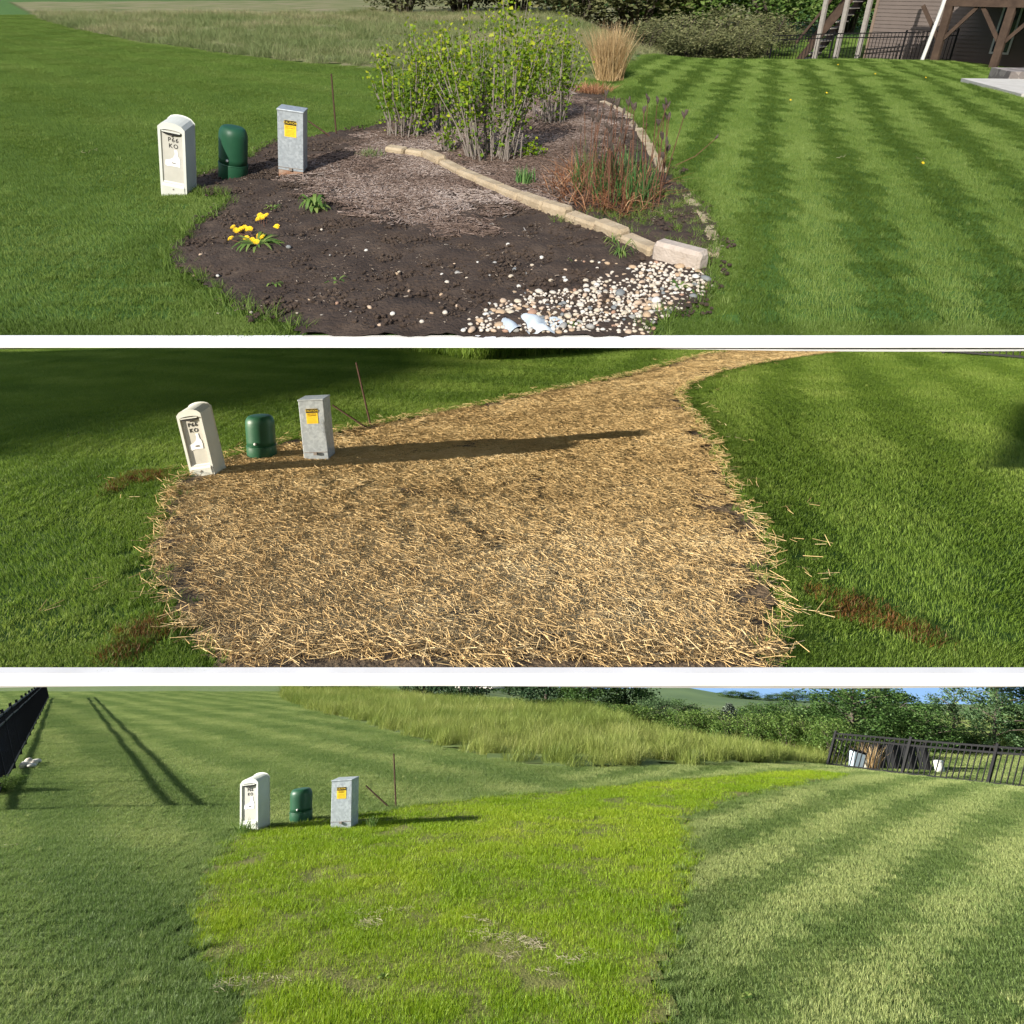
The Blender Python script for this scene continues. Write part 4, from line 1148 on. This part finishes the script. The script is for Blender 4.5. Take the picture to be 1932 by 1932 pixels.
for k, (q, n, r, lb) in enumerate((((516, 398), 9, 20, 'small upright green weed behind the dandelion clump'), ((596, 405), 30, 32, 'bushy green weed between the dandelion and the wood chips'), ((636, 540), 11, 22, 'low leafy weed on open soil below the dandelion'), ((520, 545), 12, 20, 'wilted yellow weed on open soil below the dandelion'),
                                   ((1170, 490), 34, 30, 'spiky grass weed beside the edging above the gravel'), ((1155, 462), 22, 22, 'spiky weed growing against the edging blocks'), ((1068, 498), 10, 16, 'thin upright grass weed on open soil near the gravel'), ((873, 553), 9, 14, 'tiny broad leaved weed on open soil left of the gravel'),
                                   ((690, 470), 9, 16, 'tiny sprawling weed in the middle of the soil'), ((1280, 548), 14, 22, 'yellowing weed growing among the river pebbles'), ((1310, 565), 12, 20, 'yellow green weed at the lawn end of the pebbles'), ((1055, 415), 14, 20, 'small grass tuft standing against the edging blocks'), ((1080, 620), 14, 16, 'dark weed growing in the middle of the pebbles'))):
    rosette(0, q, n, r, lb, 'weed', 'weed', 30 + k, .55 if n < 20 else .9, .12 if k not in (4, 5, 6, 11) else .05)
blade_plant(0, (700, 300), 160, 26, 20, .006, G['weed'], 'low green grass tuft in the wood chips', 'plant', 'grass_tuft', 40, .8, .6)
for k, q in enumerate(((1558, 182), (1490, 196), (1738, 318), (1650, 145), (1745, 152), (1580, 127))):
    p = hit(0, *q); o = solo(0, 'dandelion_flower', fmesh, 'single yellow dandelion flower dotted in the striped spring lawn', 'flower', p + Vector((0, 0, .055)), group='dandelions in the lawn')
    o.matrix_basis = o.matrix_basis @ Matrix.Rotation(.6, 4, 'X') @ Matrix.Scale(.45, 4)
for k, q in enumerate(((725, 1850), (1410, 1885))):
    rosette(2, q, 9, 14, ('pale plantain weed in the new grass', 'round leaved weed near the rim of the new grass')[k], 'weed', 'weed', 60 + k, .5, .3)

# ------------------------------------------------------------------ trees and bushes
def crown_pts(g, n_cl, per, shape, spread):
    C = []; T = []
    while len(C) < n_cl:
        q = g.uniform(-1, 1, 3)
        r = np.linalg.norm(q)
        if r > 1 or r < .35 and g.random() < .7: continue
        C.append(q)
    P = []
    for q in C:
        k = int(per * g.uniform(.6, 1.4))
        d = g.normal(0, spread, (k, 3)); d[:, 2] *= .75
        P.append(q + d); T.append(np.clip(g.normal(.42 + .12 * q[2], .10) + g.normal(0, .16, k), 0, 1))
    return shape(np.vstack(P)), np.concatenate(T)

def make_tree(kind, seed):
    """unit tree: height 1, crown about .9 wide; returns (trunk mesh, crown mesh)"""
    g = np.random.default_rng(seed)
    t = Geo()
    if kind in ('decid', 'decid2'):
        P, T = crown_pts(g, 85, 90, lambda p: p * np.array([.44, .44, .46]) + np.array([0, 0, .50]), .13)
        P[:, 2] = np.maximum(P[:, 2], .01 + .03 * g.random(len(P)))
        P[:, :2] *= (1 + .12 * np.sin(P[:, 2:3] * 14 + seed))
        t.tube([(0, 0, -.05), (.01, 0, .2), (-.01, .01, .45), (.01, 0, .8)], [.03, .024, .017, .005], 7)
        for k in range(9):
            a = 2.4 * k; z = .25 + .05 * k
            t.tube([(0, 0, z), (.16 * math.cos(a), .16 * math.sin(a), z + .12), (.33 * math.cos(a), .33 * math.sin(a), z + .2)], [.011, .007, .003], 5)
        m, sz = G[kind], .030
    elif kind == 'open':
        P, T = crown_pts(g, 46, 90, lambda p: p * np.array([.42, .42, .46]) + np.array([0, 0, .53]), .10)
        t.tube([(0, 0, -.05), (.02, 0, .3), (-.01, .01, .6), (.01, 0, .95)], [.024, .018, .012, .003], 7)
        for k in range(16):
            a = 2.4 * k; z = .18 + .045 * k
            t.tube([(0, 0, z), (.16 * math.cos(a), .16 * math.sin(a), z + .08), (.36 * math.cos(a), .36 * math.sin(a), z + .12)], [.009, .006, .002], 5)
        m, sz = G['decid2'], .026
    elif kind in ('cedar', 'spruce'):
        P = []; T = []
        for k in range(170):
            z = .04 + .94 * (k / 170) ** 1.05; a = 2.39996 * k
            R = .48 * (1 - z) ** .72 * g.uniform(.75, 1.12) + .012
            m_ = int(30 + 60 * R)
            s = g.uniform(.15, 1.0, m_) ** .7
            q = np.stack([np.cos(a) * R * s, np.sin(a) * R * s, z + .10 * s * R * (1 if kind == 'cedar' else .5) - .02], 1) + g.normal(0, .016, (m_, 3))
            P.append(q); T.append(np.clip(g.normal(.4, .1) + g.normal(0, .15, m_), 0, 1))
        P = np.vstack(P); T = np.concatenate(T)
        t.tube([(0, 0, -.05), (0, 0, .5), (0, 0, .97)], [.025, .015, .003], 7)
        m, sz = G[kind], .030
    else:                                              # bush / brush / hedge
        P, T = crown_pts(g, 60, 100, lambda p: p * np.array([.5, .5, .46]) + np.array([0, 0, .46]), .17)
        P[:, 2] = np.abs(P[:, 2])
        for k in range(12):
            a = 2.4 * k
            t.tube([(.05 * math.cos(a), .05 * math.sin(a), -.04), (.16 * math.cos(a), .16 * math.sin(a), .4), (.3 * math.cos(a), .3 * math.sin(a), .8)], [.012, .009, .003], 5)
        m, sz = G[kind], .036
    return t.mesh('trunk', MT['bark']), leaves(P, sz, m, 'crown', seed, T, aspect=.6, droop=.25)
_tm = {}
def tree(i, name, px, depth, top_py, w_px, kind, label, cat, group, var=0, sink=0.0):
    k = (kind, var)
    if k not in _tm: _tm[k] = make_tree(kind, 500 + 17 * len(_tm))
    p = at(i, px, depth, -sink); up = up_for(i, p, 0)
    H = h_for(i, p, up, top_py) if not isinstance(top_py, tuple) else top_py[0]
    W = w_px * mpp(i, p) / .92
    o = thing(i, name, label, cat, p, up, random.uniform(0, 6.3), group)
    for nm, me in zip(('trunk', 'crown'), _tm[k]):
        c = link(i, nm, me, o); c.scale = (W, W, H)
    return o

# beyond the spring lawn
for k, (px, dep, top, w) in enumerate(((1215, 25, 40, 120), (1260, 29, 20, 150), (1310, 26, 46, 120), (1350, 31, 14, 150), (1395, 27, 42, 110), (1440, 33, 22, 120))):
    tree(0, 'brush', px, dep, top, w, 'brush', ('twiggy olive brush behind the tan ornamental grass', 'taller twiggy brush thicket behind the low tan clumps')[k % 2], 'bush', 'brush thicket beyond the spring lawn', k % 3)
for k, (px, w) in enumerate(((760, 150), (870, 170), (980, 160), (1090, 190), (1200, 200), (1330, 220), (1470, 220), (1590, 200), (1700, 160))):
    tree(0, 'far_tree', px, 46 + (k % 3) * 3, -150 - 20 * (k % 2), w * 1.3, 'hedge' if k > 4 else 'brush', 'leafy tree at the far side of the spring meadow' if k < 5 else 'pale leafy tree behind the black fence and house', 'tree', 'trees beyond the spring meadow' if k < 5 else 'trees behind the spring fence', k % 3)
tree(0, 'young_tree', 1500, 34, 56, 34, 'open', 'young tree with thin crown standing inside the black fence', 'tree', None, 0)

# ------------------------------------------------------------------ fences
def fence_unit():
    pk = Geo().box(-.5, .5, -.5, .5, 0, 1).mesh('fence_bar', MT['fence'])
    return pk
BAR = fence_unit()
def fence(i, pts, h, label, lean=None, gap=.11, post_every=1.9, pw=.05, group=None):
    """pts: ground points; metal fence with posts, three rails and single pickets"""
    c = pts[0]
    root = thing(i, 'metal_fence', label, 'fence', c)
    def bar(name, a, up, w, d, L, yaw, parent=root):
        o = link(i, name, BAR, parent)
        m = frame_at(a - c, up, yaw) @ Matrix.Diagonal((w, d, L, 1)); o.matrix_basis = m
    for a, b in zip(pts[:-1], pts[1:]):
        n = max(1, round((b - a).length / post_every)); yaw = math.atan2((b - a).y, (b - a).x)
        ups = lambda q: up_for(i, q, lean) if lean is not None else Vector((0, 0, 1))
        for k in range(n + (1 if b is pts[-1] else 0)):
            q = a.lerp(b, k / n); q.z = float(gz(i, q.x, q.y))
            bar('post', q - ups(q) * .1, ups(q), pw, pw, h * 1.06 + .1, yaw)
        for k in range(n):
            q0, q1 = a.lerp(b, k / n), a.lerp(b, (k + 1) / n)
            q0.z = float(gz(i, q0.x, q0.y)); q1.z = float(gz(i, q1.x, q1.y))
            for t in (.10, .84, .98):
                r0, r1 = q0 + ups(q0) * h * t, q1 + ups(q1) * h * t
                g = Geo().beam(r0 - c, r1 - c, .028, .034)
                link(i, 'rail', g.mesh('fence_rail', MT['fence']), root)
            m = max(2, round((q1 - q0).length / gap))
            for j in range(1, m):
                q = q0.lerp(q1, j / m)
                bar('picket', q + ups(q) * h * .06, ups(q), .017, .017, h * .90, yaw)
    return root
fence(0, [at(0, 1400, 30), at(0, 1450, 29), at(0, 1562, 27.5), at(0, 1695, 26), at(0, 1790, 25)], .95, 'low black metal fence along the far crest of the spring lawn')
fence(0, [at(0, 1405, 40), at(0, 1560, 40)], .95, 'black metal fence at the far side of the yard with the young tree', gap=.14)
fence(1, [hit(1, 1640, 657), hit(1, 1780, 669), hit(1, 1990, 686)], .8, 'black metal fence at the far end of the lawn beside the straw', lean=.1)
fence(2, [at(2, 1560, 17.6), at(2, 1700, 16.0), at(2, 1862, 14.6), at(2, 2010, 13.4)], .78, 'leaning black metal fence across the end of the new lawn', lean=.26)
P0, P1 = hit(2, 40, 1425), hit(2, 92, 1318)
LF = [P0 + (P0 - P1) * .22, P0, P1]
for q in LF: q.z = float(gz(2, q.x, q.y))
fence(2, LF, .95, 'black metal fence running away along the left of the late lawn', lean=-.22, gap=.13, post_every=2.2)
# dark screen fence, bin and pedestals behind the leaning fence
A, B = at(2, 1632, 19.6), at(2, 1752, 19.2)
root = thing(2, 'screen_fence', 'solid dark screen fence behind the leaning metal fence', 'fence', A)
Hs = .55
n = 14
yaw = math.atan2((B - A).y, (B - A).x); L = (B - A).length
pan = Geo().box(0, L / n - .012, -.012, .012, .02, Hs).mesh('screen_board', MT['slate'])
for k in range(n):
    o = link(2, 'board', pan, root); o.matrix_basis = Matrix.Translation((B - A) * (k / n)) @ Matrix.Rotation(yaw, 4, 'Z')
for k in range(5):
    o = link(2, 'post', BAR, root); o.matrix_basis = Matrix.Translation((B - A) * (k / 4) + Vector((0, -.05, -.1))) @ Matrix.Diagonal((.07, .07, Hs + .18, 1))
p = at(2, 1614, 17.9); s = mpp(2, p)
root = thing(2, 'bin', 'pale blue grey bin behind the end of the leaning fence', 'bin', p, up_for(2, p, .12))
link(2, 'body', Geo().box(-.11, .11, -.11, .11, -.05, .38, None, 1.12).mesh('bin_body', MT['bin']), root)
link(2, 'lid', Geo().box(-.14, .14, -.14, .14, .38, .43).mesh('bin_lid', MT['fence']), root)
for px, dep, hh, lb in ((1632, 18.4, .30, 'short white marker post between the bin and the plume grass'), (1774, 19.0, .26, 'short white marker post on the lawn behind the leaning fence')):
    p = at(2, px, dep); root = thing(2, 'marker_post', lb, 'post', p)
    link(2, 'body', Geo().lathe([(.11, -.05), (.105, hh * .9)], 18).mesh('marker_body', MT['ped'], True), root)
    link(2, 'cap', Geo().lathe([(.115, hh * .9), (.115, hh * .95), (.09, hh), (.02, hh * 1.03)], 18).mesh('marker_cap', MT['ped'], True), root)
p = at(2, 1645, 18.4)
solo(2, 'plume_grass', blades('plume_grass', 260, .16, .35, .72, .012, G['tan'], .5, .5, 81), 'tan plume grass behind the leaning fence', 'ornamental grass', p)
blade_plant(2, (700, 1565), 0 + 40, 8, 26, .008, G['weed'], 'taller grass tuft beside the cabinet in lime grass', 'plant', 'grass_tuft', 82, .4, .4)
blade_plant(2, (462, 1572), 70, 14, 32, .007, G['weed'], 'long grass tuft at the foot of the pedestal in lime grass', 'plant', 'grass_tuft', 83, .8, .6)

# ------------------------------------------------------------------ background of the new lawn
prof = [(-300, 1296), (300, 1296), (900, 1292), (1150, 1300), (1290, 1296), (1380, 1312), (1480, 1320), (1620, 1326), (2300, 1335)]
V = []; Fc = []
for k, (px, py) in enumerate(prof):
    a = at(2, px, 84); V.append(a + Vector((0, 0, -1)))
    r = ray(2, px, (py + 1345) / 2); V.append(r * (112 / r.y)); r = ray(2, px, py); V.append(r * (140 / r.y))
    r = ray(2, px, py + 30); V.append(r * (190 / r.y))
for k in range(len(prof) - 1):
    for j in range(3): Fc.append((k * 4 + j, k * 4 + 4 + j, k * 4 + 5 + j, k * 4 + 1 + j))
o = link(2, 'hill', np_mesh('hill', [v[:] for v in V], Fc, MT['field'], smooth=True)); tag(o, kind='structure')
# sky behind it
m, n_, l_ = nt_new('sky_air')
for x in list(n_): n_.remove(x)
out = n_.new('ShaderNodeOutputMaterial'); em = n_.new('ShaderNodeEmission')
em.inputs['Color'].default_value = (.30, .52, .86, 1); em.inputs['Strength'].default_value = .42
l_.new(em.outputs[0], out.inputs[0])
V = []; Fc = []
for k in range(17):
    a = math.radians(-60 + 7.5 * k)
    for z in (-30, 45): V.append((260 * math.sin(a), 260 * math.cos(a), z))
for k in range(16): Fc.append((2 * k, 2 * k + 1, 2 * k + 3, 2 * k + 2))
o = link(2, 'sky', np_mesh('sky', V, Fc, m, smooth=True)); tag(o, kind='structure')
# far path with an orange cone
A, B = ray(2, 858, 1326), ray(2, 938, 1336)
A, B = at(2, 858, 58), at(2, 940, 55)
g = Geo().box(0, (B - A).length, -.7, .7, 0, .10)
o = link(2, 'path', g.mesh('path', MT['path'])); o.matrix_basis = frame_at(A + Vector((0, 0, .25)), (0, 0, 1), math.atan2((B - A).y, (B - A).x)); tag(o, kind='structure')
p = A.lerp(B, .55) + Vector((0, 0, .35))
root = thing(2, 'traffic_cone', 'tiny orange cone on the pale far path', 'cone', p)
link(2, 'cone_body', Geo().lathe([(.16, 0), (.05, .6), (.03, .65)], 12).mesh('cone_body', MT['orange']), root)
link(2, 'cone_base', Geo().box(-.2, .2, -.2, .2, -.03, .02).mesh('cone_base', MT['orange']), root)
bgt = [
    ('cedar_tree', 640, 48, 1150, 150, 'cedar', 'dark cedar at the left end of the far tree line', 0), ('cedar_tree', 800, 42, 1130, 120, 'cedar', 'dark cedar left of the pale far path', 1),
    ('cedar_tree', 870, 38, 1120, 140, 'cedar', 'broad dark cedar just left of the pale far path', 0), ('cedar_tree', 1030, 31.5, 1180, 150, 'cedar', 'large dark cedar right of the pale far path', 1),
    ('leafy_tree', 960, 70, 1262, 90, 'decid', 'small dark tree far behind the pale path', 0),
    ('leafy_tree', 1110, 30, 1235, 130, 'decid', 'dark leafy tree between the large cedar and the round tree', 1), ('leafy_tree', 1180, 31, 1225, 130, 'decid', 'tall dark leafy tree behind the round tree', 0),
    ('round_tree', 1238, 28.5, 1306, 84, 'decid2', 'round pale leafy tree behind the hedge', 0), ('leafy_tree', 1290, 34, 1318, 80, 'decid', 'small leafy tree left of the grey spruce', 1),
    ('spruce_tree', 1376, 25.5, 1325, 84, 'spruce', 'grey green spruce rising behind the hedge', 0), ('leafy_tree', 1440, 27, 1318, 120, 'decid', 'low dark tree right of the grey spruce', 0),
    ('leafy_tree', 1500, 26.5, 1318, 120, 'decid', 'dark spreading tree left of the big tree', 1), ('leafy_tree', 1545, 34, 1328, 100, 'decid', 'leafy tree on the slope behind the big tree', 0),
    ('leafy_tree', 1610, 24, 1272, 190, 'decid', 'big leafy tree behind the end of the leaning fence', 1), ('leafy_tree', 1700, 31, 1306, 120, 'decid', 'rounded leafy tree peeping over the solid dark fence', 1), ('leafy_tree', 1655, 27, 1262, 130, 'decid', 'tall leafy tree behind the solid dark fence', 0),
    ('leafy_tree', 1748, 23, 1322, 150, 'decid', 'low leafy tree behind the white marker on the lawn', 1), ('open_tree', 1800, 23.5, 1286, 120, 'open', 'open crowned tree with sky showing through', 0),
    ('open_tree', 1880, 22.5, 1262, 170, 'open', 'pale open tree at the right end of the leaning fence', 1), ('leafy_tree', 1960, 23, 1270, 190, 'decid', 'dark leafy tree beyond the right end of the leaning fence', 0)]
for nm, px, dep, top, w, kind, lb, v in bgt:
    tree(2, nm, px, dep, top, w, kind, lb, 'tree', 'background trees of the new lawn', v)
for k in range(9):
    px = 1385 + 38 * k + random.uniform(-8, 8)
    r = ray(2, px, 1322 + random.uniform(-2, 6)); p = r * (132 / r.y)
    o = thing(2, 'ridge_tree', 'low round tree along the far ridge under the sky', 'tree', p, (0, 0, 1), random.random() * 6, 'trees on the far ridge')
    if ('decid', 0) not in _tm: _tm[('decid', 0)] = make_tree('decid', 501)
    for nm, me in zip(('trunk', 'crown'), _tm[('decid', k % 2)]):
        c = link(2, nm, me, o); h_ = random.uniform(1.3, 2.2); c.scale = (random.uniform(4.5, 6), 5, h_)
for k in range(13):
    px = 1040 + 44 * k + random.uniform(-10, 10)
    tree(2, 'hedge_bush', px, 30.5 - .78 * k + random.uniform(-.5, .5), 1318 + 2.6 * k + random.uniform(-5, 5), 84, 'hedge', 'leafy bush in the hedge between the meadow and the far trees', 'bush', 'hedge behind the late meadow', k % 3)
for k, (px, dep, top) in enumerate(((1590, 23, 1382), (1530, 24, 1378), (1650, 24, 1385), (1720, 25, 1388), (1800, 24, 1380), (1870, 23.5, 1384), (1935, 23, 1378))):
    tree(2, 'undergrowth_bush', px, dep, top, 90, 'hedge', 'dark bush under the trees behind the leaning fence', 'bush', 'undergrowth behind the leaning fence', k % 3)
# shrub and stones at the left rim
p = at(2, 40, 10.6)
tree(2, 'dark_shrub', 6, 10.4, 1462, 60, 'hedge', 'dark shrub at the foot of the left metal fence', 'bush', None, 2)
for k in range(6):
    q = at(2, 42 + k * 5, 12.8 + .25 * (k % 3)); o = solo(2, 'white_stone', pm[6 if k % 2 else 1], 'white rock lying at the foot of the left metal fence', 'stone', q + Vector((0, 0, .05)), group='rocks by the left fence')
    o.matrix_basis = o.matrix_basis @ Matrix.Scale(.16, 4)

# ------------------------------------------------------------------ the house with deck beside the spring lawn
A, B = at(0, 1628, 27.5), at(0, 1960, 23.5)
yaw = math.atan2((B - A).y, (B - A).x)
zb = min(A.z, B.z) - .35
house = thing(0, 'house', 'tan brown lap sided house beyond the black fence', 'house', (A.x, A.y, zb), (0, 0, 1), yaw)
Wd, Dp, Ht = 11.0, 8.0, 5.4
def lap_wall(L, H, lap=.115, rel=.018):
    g = Geo(); n = int(H / lap)
    for k in range(n):
        z0, z1 = k * lap, (k + 1) * lap
        g.add([(0, -rel, z0), (L, -rel, z0), (L, -.002, z1), (0, -.002, z1), (0, 0, z0), (L, 0, z0)], [(0, 1, 2, 3), (4, 5, 1, 0)])
    g.box(0, L, .004, .10, 0, n * lap)
    return g
link(0, 'siding', lap_wall(Wd, Ht).mesh('siding', MT['siding']), house)
o = link(0, 'siding', lap_wall(Dp, Ht).mesh('siding', MT['siding']), house); o.matrix_basis = Matrix.Translation((-.002, Dp, 0)) @ Matrix.Rotation(-math.pi / 2, 4, 'Z')
link(0, 'back_wall', Geo().box(0, Wd, Dp - .1, Dp, 0, Ht).mesh('back_wall', MT['siding']), house)
link(0, 'side_wall', Geo().box(Wd - .1, Wd, 0, Dp, 0, Ht).mesh('side_wall', MT['siding']), house)
for x, y in ((-.03, -.03), (Wd - .05, -.03)):
    link(0, 'corner_trim', Geo().box(x, x + .09, y, y + .09, 0, Ht).mesh('corner_trim', MT['trim']), house)
link(0, 'stone_footing', Geo().box(-.06, Wd + .04, -.05, .0, -.8, .28).mesh('footing', MT['stone']), house)
rg = Geo(); ov = .5; rz = Ht
rg.add([(-ov, -ov, rz), (Wd + ov, -ov, rz), (Wd + ov, Dp + ov, rz), (-ov, Dp + ov, rz), (Wd * .25, Dp / 2, rz + 2.4), (Wd * .75, Dp / 2, rz + 2.4)], [(0, 1, 5, 4), (2, 3, 4, 5), (1, 2, 5), (3, 0, 4), (0, 3, 2, 1)])
link(0, 'roof', rg.mesh('roof', MT['roof']), house)
def window(par, x0, x1, z0, z1, mtx=None):
    w_ = link(0, 'window', Geo().box(x0, x1, -.035, .0, z0, z1).mesh('window_frame', MT['gutter']), par)
    link(0, 'pane', Geo().box(x0 + .06, x1 - .06, -.042, -.036, z0 + .06, z1 - .06).mesh('window_pane', MT['glass']), w_)
    if mtx is not None: w_.matrix_basis = mtx
window(house, 3.9, 4.45, .9, 2.5)
window(house, 1.0, 2.2, .5, 2.4, Matrix.Translation((-.002, Dp, 0)) @ Matrix.Rotation(-math.pi / 2, 4, 'Z'))
# deck in front of the right part of the wall
dk = thing(0, 'deck', 'dark timber deck on posts against the house', 'deck', house.matrix_basis @ Vector((3.1, -2.6, 0)), (0, 0, 1), yaw)
DL, DD, DH = 7.6, 2.55, 2.55
link(0, 'beam', Geo().box(-.1, DL, -.09, .09, DH - .30, DH - .02).mesh('beam', MT['timber']), dk)
for k in range(16):
    link(0, 'joist', Geo().box(.1 + k * .4, .14 + k * .4, .1, DD, DH - .2, DH - .02).mesh('joist', MT['timber']), dk)
for k in range(17):
    link(0, 'deck_board', Geo().box(-.15, DL, -.12 + k * .155, .025 + k * .155, DH - .018, DH + .02).mesh('deck_board', MT['timber']), dk)
for x in (0.12, 1.75, 3.4, 5.2):
    link(0, 'post', Geo().box(x - .10, x + .10, -.085, .085, -.6, DH - .3).mesh('deck_post', MT['timber']), dk)
    for sgn in (-1, 1):
        link(0, 'brace', Geo().beam((x + sgn * .08, 0, DH - 1.15), (x + sgn * .75, 0, DH - .3), .07, .10).mesh('brace', MT['timber']), dk)
link(0, 'handrail', Geo().box(-.12, DL, -.12, -.03, DH + .95, DH + 1.02).mesh('handrail', MT['timber']), dk)
bal = Geo().box(-.018, .018, -.09, -.055, DH + .02, DH + .96).mesh('baluster', MT['timber'])
for k in range(45):
    o = link(0, 'baluster', bal, dk); o.location = (.0 + k * .14, 0, 0)
# stairs from the deck end on the far side of the corner
st = thing(0, 'deck_stairs', 'outdoor timber stairs rising at the corner of the house', 'stairs', house.matrix_basis @ Vector((-1.9, .4, 0)), (0, 0, 1), yaw)
for y in (0, 1.0):
    link(0, 'stringer', Geo().beam((-1.0, y, -.1), (1.5, y, 3.4), .05, .26).mesh('stringer', MT['timber']), st)
    link(0, 'stair_rail', Geo().beam((-1.0, y, .85), (1.5, y, 4.3), .05, .09).mesh('stair_rail', MT['timber']), st)
for k in range(16):
    t = k / 16; link(0, 'tread', Geo().box(-.95 + 2.5 * t, -.68 + 2.5 * t, .02, .98, .05 + 3.5 * t, .09 + 3.5 * t).mesh('tread', MT['pale_timber']), st)
for x in (-.1, .7, 1.5):
    link(0, 'post', Geo().box(x - .07, x + .07, -.14, -.0, -.5, 4.2).mesh('stair_post', MT['pale_timber']), st)
# downspout with its long ground elbow
ds = thing(0, 'downspout', 'white downspout with a long elbow lying towards the lawn', 'pipe', house.matrix_basis @ Vector((2.9, -2.85, 0)), (0, 0, 1), yaw)
link(0, 'pipe', Geo().tube([(.3, 0, 4.2), (.2, 0, 2.2), (.05, 0, .75), (0, 0, .35)], .055, 8).mesh('pipe', MT['gutter'], True), ds)
link(0, 'elbow', Geo().tube([(0, 0, .36), (-.06, -.02, .20), (-.22, -.04, .13), (-.4, -.06, .12), (-1.5, -.25, .10)], .055, 8).mesh('elbow', MT['gutter'], True), ds)
pt = thing(0, 'patio', 'pale concrete patio slab at the foot of the deck', 'patio', at(0, 1915, 13.2) + Vector((1.5, .3, 0)), (0, 0, 1), -.1)
link(0, 'slab', Geo().box(-1.5, 2.5, -.7, 1.6, -.3, .07).mesh('slab', MT['conc']), pt)
link(0, 'step', Geo().box(-.6, 2.5, 1.6, 2.4, -.3, .2).mesh('step', MT['stone']), pt)

# ------------------------------------------------------------------ neighbouring ground and house that shade the straw plot
S2 = Vector(SUN_DIR[1]); S2h = Vector((S2.x, S2.y)).normalized(); TANE = -S2.z / Vector((S2.x, S2.y)).length
def shade_house(label, tips, u0, ext_lo, ext_hi, dep=9.0):
    """house whose roof line throws its shadow edge through the given ground pixels"""
    uv = sorted([(-q.x * S2h.y + q.y * S2h.x, q.x * S2h.x + q.y * S2h.y) for q in (hit(1, *t) for t in tips)])
    prof = [(v, (u - u0) * TANE) for v, u in uv]
    prof = [(prof[0][0] - ext_lo, prof[0][1])] + prof + [(prof[-1][0] + ext_hi, prof[-1][1])]
    if ext_lo == 0: prof = prof[1:]
    if ext_hi == 0: prof = prof[:-1]
    vm = sum(v for v, h in prof) / len(prof)
    root = thing(1, 'neighbour_house', label, 'house', (u0 * S2h.x - vm * S2h.y, u0 * S2h.y + vm * S2h.x, -EYE), (0, 0, 1), math.atan2(S2h.y, S2h.x))
    n = len(prof)
    ring = [(0, prof[0][0] - vm, -.3)] + [(0, v - vm, h - .25) for v, h in prof] + [(0, prof[-1][0] - vm, -.3)]
    g = Geo().add(ring + [(-dep, y, z) for x, y, z in ring], [tuple(range(n + 2)), tuple(range(2 * n + 3, n + 1, -1))] + [(k, k + n + 2, (k + 1) % (n + 2) + n + 2, (k + 1) % (n + 2)) for k in range(n + 2)])
    link(1, 'wall', g.mesh('wall', MT['siding']), root)
    g = Geo()
    for (v0, h0), (v1, h1) in zip(prof[:-1], prof[1:]):
        g.add([(.3, v0 - vm, h0 - .24), (.3, v1 - vm, h1 - .24), (.3, v1 - vm, h1), (.3, v0 - vm, h0), (-dep - .3, v0 - vm, h0), (-dep - .3, v1 - vm, h1)], [(0, 1, 2, 3), (3, 2, 5, 4)])
    link(1, 'roof', g.mesh('roof', MT['roof']), root)
    for k in range(4):
        y = (prof[0][0] - vm) * .7 + k * (prof[-1][0] - prof[0][0]) * .2
        w_ = link(1, 'window', Geo().box(.001, .05, y, y + 1.1, 1.0, 2.3).mesh('window', MT['gutter']), root)
        link(1, 'pane', Geo().box(.051, .055, y + .07, y + 1.03, 1.07, 2.23).mesh('pane', MT['glass']), w_)
    return root
shade_house('neighbouring house whose shadow lies across the lawn behind the pedestals', [(37, 868), (180, 822), (330, 790), (480, 770), (620, 748), (760, 718), (890, 690)], -46.0, 0.0, 5.0)
o = link(1, 'street_lawn', np_mesh('street_lawn', [(-75, -45, -EYE - .02), (-38, -45, -EYE - .02), (-38, 6, -EYE - .02), (-75, 6, -EYE - .02)], [(0, 1, 2, 3)], MT['lawn2'])); tag(o, kind='structure')
#@@END@@
# ------------------------------------------------------------------ lay every plot at its own slope
bpy.context.view_layer.update()
for i in range(3):
    for o in PLOT[i].objects:
        if o.parent is None:
            o.matrix_basis = M[i] @ o.matrix_basis
